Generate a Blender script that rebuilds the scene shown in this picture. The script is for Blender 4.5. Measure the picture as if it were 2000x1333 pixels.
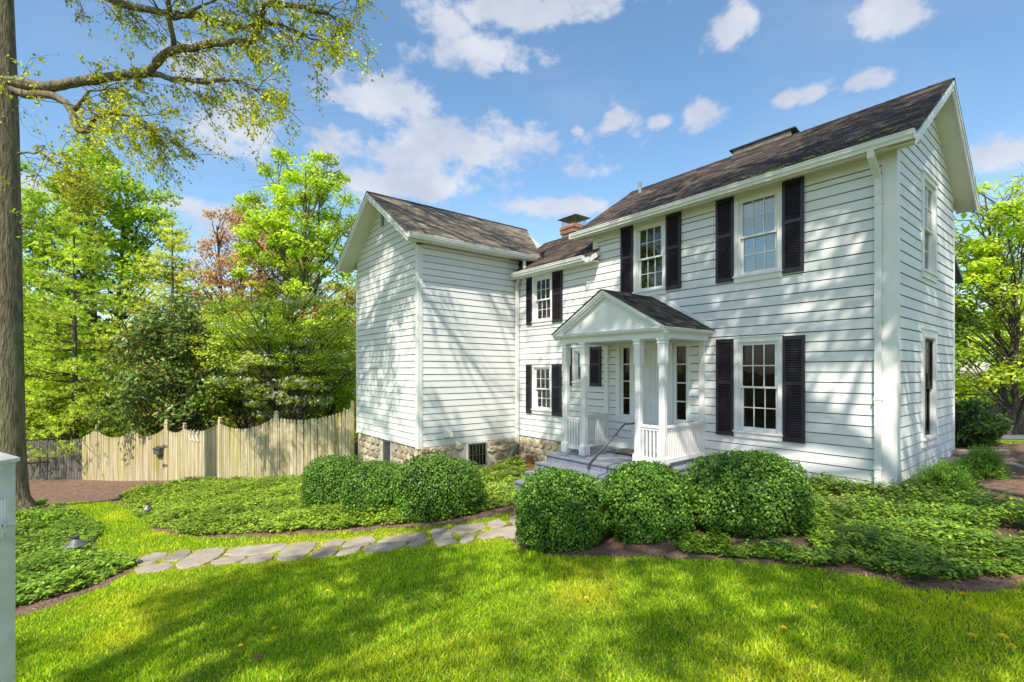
import bpy, math, random
import numpy as np
from mathutils import Vector, Matrix

random.seed(7)
RNG = np.random.default_rng(7)
for o in list(bpy.data.objects):
    bpy.data.objects.remove(o, do_unlink=True)
SC = bpy.context.scene
COL = SC.collection

# ------------------------------------------------------------------ camera
cam_d = bpy.data.cameras.new('camera')
cam_d.sensor_width = 36.0
cam_d.lens = 945.0 / 2000.0 * 36.0
cam_d.shift_y = 0.02925
cam_d.clip_end = 2000.0
cam_d.clip_start = 0.05
CAM = bpy.data.objects.new('camera', cam_d)
COL.objects.link(CAM)
CAM.location = (0, 0, 1.85)
CAM.rotation_euler = (math.radians(90), 0, 0)
SC.camera = CAM

# ------------------------------------------------------------------ sun, sky, exposure
SUN_EL = math.radians(51.5)
SUN_AZ = math.atan2(-0.308, -0.951)
TO_SUN = Vector((math.sin(SUN_AZ) * math.cos(SUN_EL), math.cos(SUN_AZ) * math.cos(SUN_EL), math.sin(SUN_EL)))
sd = bpy.data.lights.new('sun', 'SUN')
sd.energy = 5.0
sd.angle = math.radians(0.53)
sd.color = (1.0, 0.925, 0.80)
SUN = bpy.data.objects.new('sun', sd)
COL.objects.link(SUN)
SUN.location = TO_SUN * 60
SUN.rotation_euler = TO_SUN.to_track_quat('Z', 'Y').to_euler()

SC.view_settings.view_transform = 'Standard'
SC.view_settings.look = 'None'
SC.view_settings.gamma = 1.0
SC.view_settings.exposure = 0.43
SC.view_settings.use_curve_mapping = False

W = bpy.data.worlds.new('World')
SC.world = W
W.use_nodes = True


def build_world():
    nt = W.node_tree
    nt.nodes.clear()
    N, LK = nt.nodes.new, nt.links.new

    def math_(op, a, b=None, clamp=False):
        n = N('ShaderNodeMath')
        n.operation = op
        n.use_clamp = clamp
        for i, x in enumerate((a, b)):
            if x is None:
                continue
            if isinstance(x, (int, float)):
                n.inputs[i].default_value = x
            else:
                LK(x, n.inputs[i])
        return n.outputs[0]
    out = N('ShaderNodeOutputWorld')
    bg = N('ShaderNodeBackground')
    bg.inputs['Strength'].default_value = 0.13
    sky = N('ShaderNodeTexSky')
    sky.sky_type = 'NISHITA'
    sky.sun_disc = False
    sky.sun_elevation = SUN_EL
    sky.sun_rotation = SUN_AZ % (2 * math.pi)
    sky.air_density = 1.0
    sky.dust_density = 0.8
    sky.ozone_density = 1.6
    tc = N('ShaderNodeTexCoord')
    sep = N('ShaderNodeSeparateXYZ')
    LK(tc.outputs['Generated'], sep.inputs[0])
    az = math_('ARCTAN2', sep.outputs[0], sep.outputs[1])
    el = math_('ARCSINE', sep.outputs[2])
    cmb = N('ShaderNodeCombineXYZ')
    LK(az, cmb.inputs[0])
    LK(el, cmb.inputs[1])
    # cumulus puffs: (azimuth, elevation, half width, half height)
    CL = [(-0.069, 0.583, 0.116, 0.031), (0.011, 0.640, 0.212, 0.030), (-0.137, 0.619, 0.062, 0.038),
          (-0.273, 0.495, 0.113, 0.041), (-0.137, 0.428, 0.244, 0.052), (-0.229, 0.358, 0.151, 0.033),
          (0.224, 0.470, 0.036, 0.025), (0.298, 0.460, 0.025, 0.012), (0.382, 0.459, 0.046, 0.024),
          (0.558, 0.456, 0.052, 0.014), (0.624, 0.450, 0.045, 0.014), (0.436, 0.581, 0.049, 0.035),
          (0.661, 0.525, 0.058, 0.026), (0.791, 0.301, 0.040, 0.026), (-0.511, 0.409, 0.060, 0.050),
          (0.063, 0.326, 0.121, 0.017), (-0.577, 0.482, 0.052, 0.031), (-0.750, 0.263, 0.051, 0.019),
          (-0.603, 0.276, 0.057, 0.013), (-0.519, 0.263, 0.096, 0.024), (0.135, 0.458, 0.015, 0.010),
          (-0.373, 0.405, 0.046, 0.033), (1.15, 0.42, 0.20, 0.05), (1.7, 0.6, 0.25, 0.06), (2.5, 0.35, 0.3, 0.06),
          (-1.25, 0.5, 0.2, 0.06), (-1.9, 0.32, 0.25, 0.05), (-2.6, 0.6, 0.3, 0.07), (0.2, 0.95, 0.3, 0.07),
          (-0.9, 0.85, 0.3, 0.06), (0.75, 0.75, 0.15, 0.04), (3.0, 0.5, 0.2, 0.05)]
    field = None
    lift = None
    for (a, e, ra, re) in CL:
        s = N('ShaderNodeVectorMath')
        s.operation = 'SUBTRACT'
        LK(cmb.outputs[0], s.inputs[0])
        s.inputs[1].default_value = (a, e, 0)
        m = N('ShaderNodeVectorMath')
        m.operation = 'MULTIPLY'
        LK(s.outputs[0], m.inputs[0])
        m.inputs[1].default_value = (1 / ra, 1 / re, 0)
        ln = N('ShaderNodeVectorMath')
        ln.operation = 'LENGTH'
        LK(m.outputs[0], ln.inputs[0])
        v = math_('SUBTRACT', 1.45, ln.outputs['Value'])
        field = v if field is None else math_('MAXIMUM', field, v)
    nz = N('ShaderNodeTexNoise')
    nz.inputs['Scale'].default_value = 12.0
    nz.inputs['Detail'].default_value = 9.0
    nz.inputs['Roughness'].default_value = 0.6
    mp = N('ShaderNodeMapping')
    mp.inputs['Scale'].default_value = (1.0, 1.5, 1.0)
    mp.inputs['Location'].default_value = (3.7, 1.3, 0.4)
    LK(cmb.outputs[0], mp.inputs[0])
    LK(mp.outputs[0], nz.inputs['Vector'])
    nn = math_('MULTIPLY', math_('SUBTRACT', nz.outputs[0], 0.52), 4.0)
    tot = math_('ADD', math_('MULTIPLY', math_('MAXIMUM', field, -1.2), 1.05), nn)
    mr = N('ShaderNodeMapRange')
    mr.interpolation_type = 'SMOOTHSTEP'
    LK(tot, mr.inputs[0])
    mr.inputs[1].default_value = 0.1
    mr.inputs[2].default_value = 1.05
    mr.inputs[3].default_value = 0.0
    mr.inputs[4].default_value = 0.88
    # thin streaks of high haze
    nz3 = N('ShaderNodeTexNoise')
    nz3.inputs['Scale'].default_value = 2.2
    nz3.inputs['Detail'].default_value = 6.0
    mp3 = N('ShaderNodeMapping')
    mp3.inputs['Scale'].default_value = (1.0, 2.6, 1.0)
    LK(cmb.outputs[0], mp3.inputs[0])
    LK(mp3.outputs[0], nz3.inputs['Vector'])
    veil = math_('MULTIPLY', math_('SUBTRACT', nz3.outputs[0], 0.48, True), 0.7)
    mask = math_('MAXIMUM', mr.outputs[0], veil)
    # cloud brightness: shaded bases, bright heads
    nz2 = N('ShaderNodeTexNoise')
    nz2.inputs['Scale'].default_value = 7.0
    nz2.inputs['Detail'].default_value = 4.0
    mp2 = N('ShaderNodeMapping')
    mp2.inputs['Location'].default_value = (3.7, 1.38, 0.4)
    mp2.inputs['Scale'].default_value = (1.0, 1.5, 1.0)
    LK(cmb.outputs[0], mp2.inputs[0])
    LK(mp2.outputs[0], nz2.inputs['Vector'])
    cr = N('ShaderNodeValToRGB')
    LK(nz2.outputs[0], cr.inputs[0])
    cr.color_ramp.elements[0].position = 0.3
    cr.color_ramp.elements[0].color = (4.9, 5.0, 5.3, 1)
    cr.color_ramp.elements[1].position = 0.62
    cr.color_ramp.elements[1].color = (3.5, 3.75, 4.5, 1)
    hs = N('ShaderNodeHueSaturation')
    hs.inputs['Hue'].default_value = 0.492
    hs.inputs['Saturation'].default_value = 1.10
    hs.inputs['Value'].default_value = 1.32
    LK(sky.outputs[0], hs.inputs['Color'])
    mx = N('ShaderNodeMixRGB')
    LK(mask, mx.inputs[0])
    LK(hs.outputs[0], mx.inputs[1])
    LK(cr.outputs[0], mx.inputs[2])
    LK(mx.outputs[0], bg.inputs['Color'])
    LK(bg.outputs[0], out.inputs[0])


build_world()

# ------------------------------------------------------------------ materials
MATS = {}


def new_mat(name):
    m = bpy.data.materials.new(name)
    m.use_nodes = True
    nt = m.node_tree
    b = nt.nodes['Principled BSDF']
    MATS[name] = m
    return m, nt, b


def mat_noise(name, c1, c2, scale=4.0, rough=0.6, bump=0.0, bscale=None, detail=6.0, stretch=(1, 1, 1), objrand=0.0,
              spec=0.3, lo=0.3, hi=0.7, metal=0.0, bdist=0.01, third=None, third_scale=1.0, third_lo=0.55, third_hi=0.75,
              wave=None):
    """two-tone noise surface with optional second stain layer, bump and per-object variation"""
    m, nt, b = new_mat(name)
    N, LK = nt.nodes.new, nt.links.new
    tc = N('ShaderNodeTexCoord')
    mp = N('ShaderNodeMapping')
    mp.inputs['Scale'].default_value = stretch
    LK(tc.outputs['Object'], mp.inputs[0])
    oi = N('ShaderNodeObjectInfo')
    ad = N('ShaderNodeVectorMath')
    ad.operation = 'ADD'
    sc = N('ShaderNodeVectorMath')
    sc.operation = 'SCALE'
    cb = N('ShaderNodeCombineXYZ')
    for i in range(3):
        LK(oi.outputs['Random'], cb.inputs[i])
    LK(cb.outputs[0], sc.inputs[0])
    sc.inputs['Scale'].default_value = 37.0
    LK(mp.outputs[0], ad.inputs[0])
    LK(sc.outputs[0], ad.inputs[1])
    vec = ad.outputs[0]
    nz = N('ShaderNodeTexNoise')
    nz.inputs['Scale'].default_value = scale
    nz.inputs['Detail'].default_value = detail
    LK(vec, nz.inputs['Vector'])
    cr = N('ShaderNodeValToRGB')
    cr.color_ramp.elements[0].position = lo
    cr.color_ramp.elements[0].color = (*c1, 1)
    cr.color_ramp.elements[1].position = hi
    cr.color_ramp.elements[1].color = (*c2, 1)
    LK(nz.outputs[0], cr.inputs[0])
    col = cr.outputs[0]
    if third is not None:
        n2 = N('ShaderNodeTexNoise')
        n2.inputs['Scale'].default_value = third_scale
        n2.inputs['Detail'].default_value = 8.0
        LK(vec, n2.inputs['Vector'])
        mr = N('ShaderNodeMapRange')
        mr.inputs[1].default_value = third_lo
        mr.inputs[2].default_value = third_hi
        LK(n2.outputs[0], mr.inputs[0])
        mx = N('ShaderNodeMixRGB')
        LK(mr.outputs[0], mx.inputs[0])
        LK(col, mx.inputs[1])
        mx.inputs[2].default_value = (*third, 1)
        col = mx.outputs[0]
    if objrand:
        hs = N('ShaderNodeHueSaturation')
        m2 = N('ShaderNodeMapRange')
        m2.inputs[3].default_value = 1 - objrand
        m2.inputs[4].default_value = 1 + objrand
        LK(oi.outputs['Random'], m2.inputs[0])
        LK(m2.outputs[0], hs.inputs['Value'])
        LK(col, hs.inputs['Color'])
        col = hs.outputs[0]
    LK(col, b.inputs['Base Color'])
    b.inputs['Roughness'].default_value = rough
    b.inputs['Specular IOR Level'].default_value = spec
    b.inputs['Metallic'].default_value = metal
    if bump:
        n3 = N('ShaderNodeTexNoise')
        n3.inputs['Scale'].default_value = bscale or scale * 3
        n3.inputs['Detail'].default_value = 8.0
        LK(vec, n3.inputs['Vector'])
        bp = N('ShaderNodeBump')
        bp.inputs['Strength'].default_value = bump
        bp.inputs['Distance'].default_value = bdist
        LK(n3.outputs[0], bp.inputs['Height'])
        LK(bp.outputs[0], b.inputs['Normal'])
    return m


def mat_leaf(name, rough=0.5, spec=0.35, trans=0.4, mul=(1, 1, 1), tmul=(1.15, 1.1, 0.6)):
    """leaf colour from the 'tint' attribute, with light passing through the blade"""
    m, nt, b = new_mat(name)
    N, LK = nt.nodes.new, nt.links.new
    at = N('ShaderNodeAttribute')
    at.attribute_name = 'tint'
    mm = N('ShaderNodeMixRGB')
    mm.blend_type = 'MULTIPLY'
    mm.inputs[0].default_value = 1
    LK(at.outputs['Color'], mm.inputs[1])
    mm.inputs[2].default_value = (*mul, 1)
    LK(mm.outputs[0], b.inputs['Base Color'])
    b.inputs['Roughness'].default_value = rough
    b.inputs['Specular IOR Level'].default_value = spec
    tr = N('ShaderNodeBsdfTranslucent')
    m2 = N('ShaderNodeMixRGB')
    m2.blend_type = 'MULTIPLY'
    m2.inputs[0].default_value = 1
    LK(at.outputs['Color'], m2.inputs[1])
    m2.inputs[2].default_value = (*tmul, 1)
    LK(m2.outputs[0], tr.inputs['Color'])
    mx = N('ShaderNodeMixShader')
    mx.inputs[0].default_value = trans
    LK(b.outputs[0], mx.inputs[1])
    LK(tr.outputs[0], mx.inputs[2])
    LK(mx.outputs[0], nt.nodes['Material Output'].inputs[0])
    return m


def mat_tint(name, rough=0.8, scale=20, amp=0.3, bump=0.3, spec=0.2, streak=(1, 1, 1)):
    """colour from 'tint' attribute broken up by noise (shingles, bricks)"""
    m, nt, b = new_mat(name)
    N, LK = nt.nodes.new, nt.links.new
    at = N('ShaderNodeAttribute')
    at.attribute_name = 'tint'
    tc = N('ShaderNodeTexCoord')
    mp = N('ShaderNodeMapping')
    mp.inputs['Scale'].default_value = streak
    LK(tc.outputs['Object'], mp.inputs[0])
    nz = N('ShaderNodeTexNoise')
    nz.inputs['Scale'].default_value = scale
    nz.inputs['Detail'].default_value = 8
    LK(mp.outputs[0], nz.inputs['Vector'])
    mr = N('ShaderNodeMapRange')
    mr.inputs[1].default_value = 0.25
    mr.inputs[2].default_value = 0.75
    mr.inputs[3].default_value = 1 - amp
    mr.inputs[4].default_value = 1 + amp
    LK(nz.outputs[0], mr.inputs[0])
    hs = N('ShaderNodeHueSaturation')
    LK(at.outputs['Color'], hs.inputs['Color'])
    LK(mr.outputs[0], hs.inputs['Value'])
    LK(hs.outputs[0], b.inputs['Base Color'])
    b.inputs['Roughness'].default_value = rough
    b.inputs['Specular IOR Level'].default_value = spec
    bp = N('ShaderNodeBump')
    bp.inputs['Strength'].default_value = bump
    bp.inputs['Distance'].default_value = 0.004
    LK(nz.outputs[0], bp.inputs['Height'])
    LK(bp.outputs[0], b.inputs['Normal'])
    return m


def mat_glass(name, tint=(0.9, 0.95, 0.93), refl=1.0):
    m, nt, b = new_mat(name)
    N, LK = nt.nodes.new, nt.links.new
    nt.nodes.remove(b)
    tr = N('ShaderNodeBsdfTransparent')
    tr.inputs[0].default_value = (*tint, 1)
    gl = N('ShaderNodeBsdfGlossy')
    gl.inputs['Roughness'].default_value = 0.015
    gl.inputs['Color'].default_value = (refl, refl, refl, 1)
    tc = N('ShaderNodeTexCoord')
    nz = N('ShaderNodeTexNoise')
    nz.inputs['Scale'].default_value = 1.6
    LK(tc.outputs['Object'], nz.inputs['Vector'])
    bp = N('ShaderNodeBump')
    bp.inputs['Strength'].default_value = 0.12
    bp.inputs['Distance'].default_value = 0.02
    LK(nz.outputs[0], bp.inputs['Height'])
    LK(bp.outputs[0], gl.inputs['Normal'])
    fr = N('ShaderNodeFresnel')
    fr.inputs['IOR'].default_value = 1.9
    mx = N('ShaderNodeMixShader')
    LK(fr.outputs[0], mx.inputs[0])
    LK(tr.outputs[0], mx.inputs[1])
    LK(gl.outputs[0], mx.inputs[2])
    LK(mx.outputs[0], nt.nodes['Material Output'].inputs[0])
    return m


mat_noise('siding', (0.70, 0.705, 0.70), (0.76, 0.76, 0.75), scale=2.5, rough=0.5, bump=0.12, bscale=60,
          stretch=(0.4, 0.4, 3.0), objrand=0.035, bdist=0.002, third=(0.55, 0.54, 0.47), third_scale=1.3, third_lo=0.56, third_hi=0.9)
mat_noise('trim', (0.71, 0.71, 0.69), (0.77, 0.77, 0.75), scale=3, rough=0.45, bump=0.05, bscale=40, bdist=0.002,
          third=(0.60, 0.58, 0.52), third_scale=2.2, third_lo=0.62, third_hi=0.9)
mat_noise('gutter_paint', (0.70, 0.70, 0.68), (0.80, 0.80, 0.77), scale=2, rough=0.35, third=(0.42, 0.41, 0.36), third_scale=3.0,
          third_lo=0.6, third_hi=0.85, stretch=(1, 1, 1))
mat_noise('soffit_paint', (0.62, 0.61, 0.56), (0.74, 0.73, 0.69), scale=1.5, rough=0.6)
mat_noise('shutter_paint', (0.016, 0.012, 0.019), (0.028, 0.021, 0.032), scale=5, rough=0.42, spec=0.45, objrand=0.1)
mat_noise('porch_paint', (0.15, 0.17, 0.215), (0.22, 0.24, 0.285), scale=4, rough=0.45, bump=0.1, bscale=30, bdist=0.003,
          third=(0.30, 0.31, 0.33), third_scale=2.5, third_lo=0.55, third_hi=0.9)
mat_noise('iron', (0.03, 0.032, 0.036), (0.06, 0.06, 0.065), scale=30, rough=0.4, spec=0.5)
mat_noise('lamp_metal', (0.10, 0.10, 0.11), (0.20, 0.20, 0.21), scale=20, rough=0.45, metal=0.5)
mat_noise('brass', (0.25, 0.19, 0.09), (0.40, 0.30, 0.14), scale=30, rough=0.35, metal=0.9)
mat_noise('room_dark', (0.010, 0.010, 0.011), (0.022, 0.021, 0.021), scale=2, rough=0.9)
mat_noise('felt', (0.012, 0.012, 0.012), (0.02, 0.02, 0.02), scale=3, rough=1.0, spec=0.0)
mat_noise('blind', (0.74, 0.74, 0.72), (0.84, 0.84, 0.82), scale=3, rough=0.6)
mat_noise('curtain', (0.45, 0.45, 0.44), (0.66, 0.66, 0.64), scale=3, rough=0.9, stretch=(6, 6, 0.3))
mat_noise('screen', (0.018, 0.017, 0.018), (0.035, 0.033, 0.034), scale=3, rough=0.7)
mat_noise('mortar', (0.40, 0.36, 0.29), (0.62, 0.57, 0.48), scale=7, rough=0.9, bump=0.6, bscale=25)
mat_noise('stone', (0.34, 0.25, 0.14), (0.66, 0.57, 0.42), scale=5, rough=0.85, bump=0.9, bscale=14, objrand=0.35, bdist=0.03,
          third=(0.17, 0.15, 0.12), third_scale=4, third_lo=0.58, third_hi=0.72)
mat_noise('stucco', (0.42, 0.39, 0.33), (0.62, 0.58, 0.52), scale=3, rough=0.9, bump=0.5, bscale=30)
mat_noise('red_brick', (0.20, 0.06, 0.04), (0.34, 0.12, 0.08), scale=6, rough=0.85, bump=0.4)
mat_noise('flagstone', (0.235, 0.20, 0.16), (0.40, 0.345, 0.285), scale=3.2, rough=0.75, bump=0.7, bscale=12, objrand=0.16, bdist=0.012,
          third=(0.30, 0.25, 0.19), third_scale=1.6, third_lo=0.5, third_hi=0.75)
mat_noise('fence_wood', (0.40, 0.325, 0.20), (0.60, 0.515, 0.37), scale=3.0, rough=0.85, bump=0.5, bscale=18, stretch=(6, 6, 0.5), objrand=0.2,
          third=(0.30, 0.26, 0.055), third_scale=0.8, third_lo=0.45, third_hi=0.7, bdist=0.004)
mat_noise('fence_shaded_grey', (0.09, 0.085, 0.078), (0.17, 0.16, 0.145), scale=3.0, rough=0.9, bump=0.5, bscale=18, stretch=(6, 6, 0.5), objrand=0.18)  # fence wood darkened: the shade on these fences is in the colour
mat_noise('terracotta', (0.30, 0.12, 0.06), (0.42, 0.19, 0.10), scale=6, rough=0.8)
mat_noise('mulch', (0.13, 0.075, 0.05), (0.30, 0.19, 0.135), scale=38, rough=0.95, bump=1.0, bscale=45, bdist=0.03,
          third=(0.07, 0.045, 0.035), third_scale=6, third_lo=0.5, third_hi=0.75)
mat_noise('soil', (0.05, 0.05, 0.02), (0.11, 0.09, 0.045), scale=3, rough=0.95, bump=0.8, bscale=20, bdist=0.03)
mat_noise('lawn_turf', (0.10, 0.19, 0.012), (0.23, 0.31, 0.022), scale=1.3, rough=0.9, bump=1.0, bscale=70, bdist=0.03,
          third=(0.19, 0.18, 0.045), third_scale=0.7, third_lo=0.56, third_hi=0.8)
mat_noise('asphalt', (0.10, 0.10, 0.115), (0.17, 0.17, 0.185), scale=40, rough=0.9, bump=0.3)
mat_noise('bark', (0.075, 0.06, 0.042), (0.27, 0.225, 0.15), scale=5, rough=0.95, bump=1.0, bscale=9, stretch=(3.0, 3.0, 0.55), bdist=0.06,
          third=(0.20, 0.20, 0.09), third_scale=1.3, third_lo=0.5, third_hi=0.72)
mat_noise('bark_dark', (0.05, 0.042, 0.032), (0.13, 0.11, 0.085), scale=6, rough=0.95, bump=0.8, bscale=12, stretch=(3, 3, 0.6), bdist=0.03)
mat_noise('core_shade', (0.010, 0.022, 0.006), (0.022, 0.045, 0.010), scale=12, rough=1.0, bump=1.0, bscale=25, bdist=0.05)
mat_noise('rubber', (0.02, 0.02, 0.022), (0.05, 0.045, 0.045), scale=60, rough=0.9, bump=0.5)
mat_noise('coir', (0.20, 0.15, 0.11), (0.32, 0.25, 0.19), scale=60, rough=1.0, bump=0.7)
mat_noise('corrugated', (0.12, 0.17, 0.13), (0.19, 0.25, 0.20), scale=5, rough=0.55)
mat_noise('pipe_metal', (0.17, 0.24, 0.27), (0.24, 0.32, 0.35), scale=5, rough=0.5)
mat_noise('moss_clump', (0.16, 0.15, 0.02), (0.36, 0.30, 0.04), scale=12, rough=1.0, bump=1.0, bscale=40)
mat_noise('lichen_dark', (0.08, 0.07, 0.05), (0.19, 0.16, 0.11), scale=12, rough=1.0, bump=1.0, bscale=40)
mat_noise('cap_metal', (0.16, 0.15, 0.12), (0.30, 0.28, 0.22), scale=8, rough=0.5, metal=0.4)
mat_noise('dry_leaf', (0.20, 0.09, 0.04), (0.34, 0.17, 0.09), scale=9, rough=0.8)
mat_noise('dandelion_yellow', (0.72, 0.42, 0.01), (0.85, 0.58, 0.02), scale=30, rough=0.7)
mat_noise('stem_green', (0.08, 0.13, 0.03), (0.14, 0.20, 0.05), scale=10, rough=0.7)
mat_noise('white_wire', (0.70, 0.68, 0.62), (0.80, 0.78, 0.73), scale=10, rough=0.5)
mat_noise('gate_paint', (0.66, 0.64, 0.60), (0.80, 0.78, 0.75), scale=7, rough=0.55, bump=0.3, bscale=25, third=(0.36, 0.36, 0.36), third_scale=4,
          third_lo=0.55, third_hi=0.8)
mat_leaf('leaf', trans=0.48, mul=(2.3, 2.15, 1.8), tmul=(2.9, 2.6, 1.1))
mat_leaf('leaf_glossy', rough=0.42, spec=0.35, trans=0.25, mul=(1.75, 1.8, 1.4), tmul=(2.2, 2.2, 0.9))
mat_leaf('leaf_box', rough=0.42, spec=0.35, trans=0.2, mul=(1.3, 1.38, 1.1), tmul=(1.6, 1.7, 0.8))
mat_leaf('grass_blade', rough=0.5, spec=0.3, trans=0.42, mul=(2.5, 2.35, 1.2), tmul=(3.1, 2.9, 0.8))
mat_leaf('petal', rough=0.7, spec=0.2, trans=0.25, tmul=(1, 1, 1))
mat_tint('shingle', rough=0.85, scale=26, amp=0.35, bump=0.5, streak=(1, 1, 1))
mat_tint('brickwork', rough=0.9, scale=18, amp=0.3, bump=0.5)
mat_glass('glass')
mat_glass('glass_screened', tint=(0.45, 0.45, 0.45), refl=0.3)


# ------------------------------------------------------------------ mesh helpers
class MB:
    """collects verts and faces and links them as ONE mesh object"""

    def __init__(self):
        self.v, self.f = [], []
        self.tints = []
        self.tint = None

    def add(self, vs, fs):
        o = len(self.v)
        self.v += [tuple(p) for p in vs]
        self.f += [tuple(i + o for i in f) for f in fs]
        if self.tint is not None:
            self.tints += [self.tint] * len(vs)
        return self

    def box(self, x0, x1, y0, y1, z0, z1):
        if x1 < x0: x0, x1 = x1, x0
        if y1 < y0: y0, y1 = y1, y0
        if z1 < z0: z0, z1 = z1, z0
        return self.add([(x0, y0, z0), (x1, y0, z0), (x1, y1, z0), (x0, y1, z0), (x0, y0, z1), (x1, y0, z1), (x1, y1, z1), (x0, y1, z1)],
                        [(0, 3, 2, 1), (4, 5, 6, 7), (0, 1, 5, 4), (1, 2, 6, 5), (2, 3, 7, 6), (3, 0, 4, 7)])

    def hexa(self, a, b):
        """two quads a (4 pts) and b (4 pts) joined"""
        return self.add(list(a) + list(b), [(0, 3, 2, 1), (4, 5, 6, 7), (0, 1, 5, 4), (1, 2, 6, 5), (2, 3, 7, 6), (3, 0, 4, 7)])

    def extrude(self, pts, off):
        n = len(pts)
        off = Vector(off)
        vs = [tuple(p) for p in pts] + [tuple(Vector(p) + off) for p in pts]
        fs = [tuple(range(n - 1, -1, -1)), tuple(range(n, 2 * n))]
        for i in range(n):
            j = (i + 1) % n
            fs.append((i, j, n + j, n + i))
        return self.add(vs, fs)

    def tube(self, pts, radii, n=8, cap=True):
        pts = [Vector(p) for p in pts]
        if isinstance(radii, (int, float)):
            radii = [radii] * len(pts)
        vs, fs = [], []
        ref = None
        for i, p in enumerate(pts):
            d = (pts[min(i + 1, len(pts) - 1)] - pts[max(i - 1, 0)])
            if d.length < 1e-9:
                d = Vector((0, 0, 1))
            d.normalize()
            if ref is None:
                ref = Vector((1, 0, 0)) if abs(d.x) < 0.8 else Vector((0, 1, 0))
            u = (ref - d * ref.dot(d))
            if u.length < 1e-6:
                u = d.orthogonal()
            u.normalize()
            w = d.cross(u)
            ref = u
            for k in range(n):
                a = 2 * math.pi * k / n
                vs.append(p + (u * math.cos(a) + w * math.sin(a)) * radii[i])
        for i in range(len(pts) - 1):
            for k in range(n):
                k2 = (k + 1) % n
                fs.append((i * n + k, i * n + k2, (i + 1) * n + k2, (i + 1) * n + k))
        if cap:
            fs.append(tuple(range(n - 1, -1, -1)))
            m = (len(pts) - 1) * n
            fs.append(tuple(range(m, m + n)))
        return self.add(vs, fs)

    def lathe(self, prof, c=(0, 0, 0), n=20):
        """prof: list of (r, z)"""
        vs, fs = [], []
        for r, z in prof:
            for k in range(n):
                a = 2 * math.pi * k / n
                vs.append((c[0] + r * math.cos(a), c[1] + r * math.sin(a), c[2] + z))
        for i in range(len(prof) - 1):
            for k in range(n):
                k2 = (k + 1) % n
                fs.append((i * n + k, i * n + k2, (i + 1) * n + k2, (i + 1) * n + k))
        return self.add(vs, fs)

    def mesh(self, name, mat, smooth=False):
        me = bpy.data.meshes.new(name)
        me.from_pydata(self.v, [], self.f)
        me.materials.append(MATS[mat])
        if smooth:
            me.polygons.foreach_set('use_smooth', [True] * len(me.polygons))
        if self.tints:
            at = me.color_attributes.new('tint', 'FLOAT_COLOR', 'POINT')
            at.data.foreach_set('color', np.array([(*t, 1.0) for t in self.tints], dtype=np.float32).ravel())
        me.update()
        return me

    def build(self, name, mat, parent=None, smooth=False, loc=None):
        return link(name, self.mesh(name, mat, smooth), parent, loc)


def link(name, me, parent=None, loc=None):
    o = bpy.data.objects.new(name, me)
    COL.objects.link(o)
    if parent is not None:
        o.parent = parent
    if loc is not None:
        o.location = loc
    return o


def empty(name, loc=(0, 0, 0), rz=0.0, parent=None):
    o = bpy.data.objects.new(name, None)
    COL.objects.link(o)
    o.location = loc
    o.rotation_euler = (0, 0, rz)
    o.empty_display_size = 0.2
    if parent is not None:
        o.parent = parent
    return o


def tag(o, label=None, cat=None, group=None, kind=None):
    if label: o['label'] = label
    if cat: o['category'] = cat
    if group: o['group'] = group
    if kind: o['kind'] = kind
    return o


def flat_mesh(name, V, F, mat, tint=None):
    """V (n,3) numpy, F (m,k) numpy with constant k"""
    me = bpy.data.meshes.new(name)
    n, (m, k) = len(V), F.shape
    me.vertices.add(n)
    me.vertices.foreach_set('co', V.astype(np.float32).ravel())
    me.loops.add(m * k)
    me.loops.foreach_set('vertex_index', F.astype(np.int32).ravel())
    me.polygons.add(m)
    me.polygons.foreach_set('loop_start', np.arange(0, m * k, k, dtype=np.int32))
    try:
        me.polygons.foreach_set('loop_total', np.full(m, k, dtype=np.int32))
    except Exception:
        pass
    me.materials.append(MATS[mat])
    if tint is not None:
        at = me.color_attributes.new('tint', 'FLOAT_COLOR', 'POINT')
        c = np.ones((n, 4), dtype=np.float32)
        c[:, :3] = tint
        at.data.foreach_set('color', c.ravel())
    me.update(calc_edges=True)
    return me


def unit(a):
    return a / np.maximum(np.linalg.norm(a, axis=1, keepdims=True), 1e-9)


def pick_tint(n, palette, jit=0.18, rng=None):
    rng = rng or RNG
    pal = np.array(palette)
    c = pal[rng.integers(0, len(pal), n)]
    t = rng.random((n, 1))
    c2 = pal[rng.integers(0, len(pal), n)]
    c = c * (1 - t * 0.5) + c2 * t * 0.5
    return np.clip(c * (1 + rng.normal(0, jit, (n, 1))), 0.002, 0.95)


def leaf_quads(C, L, Wd, nb, tint, axis=None, rng=None, spread=1.0):
    """diamond leaves: C centres, nb normal bias (n,3), optional preferred long axis"""
    rng = rng or RNG
    n = len(C)
    nrm = unit(nb + rng.normal(0, spread, (n, 3)))
    a = rng.normal(0, 1, (n, 3)) if axis is None else axis + rng.normal(0, 0.35, (n, 3))
    a = unit(a - nrm * (a * nrm).sum(1, keepdims=True))
    b = np.cross(nrm, a)
    L = np.broadcast_to(np.asarray(L, dtype=float), (n,))[:, None]
    Wd = np.broadcast_to(np.asarray(Wd, dtype=float), (n,))[:, None]
    V = np.empty((n, 4, 3))
    V[:, 0] = C - a * L / 2
    V[:, 1] = C + b * Wd / 2 - a * L * 0.06
    V[:, 2] = C + a * L / 2 - nrm * L * 0.08
    V[:, 3] = C - b * Wd / 2 - a * L * 0.06
    F = np.arange(n * 4).reshape(n, 4)
    T = np.repeat(tint, 4, axis=0)
    return V.reshape(-1, 3), F, T


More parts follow.
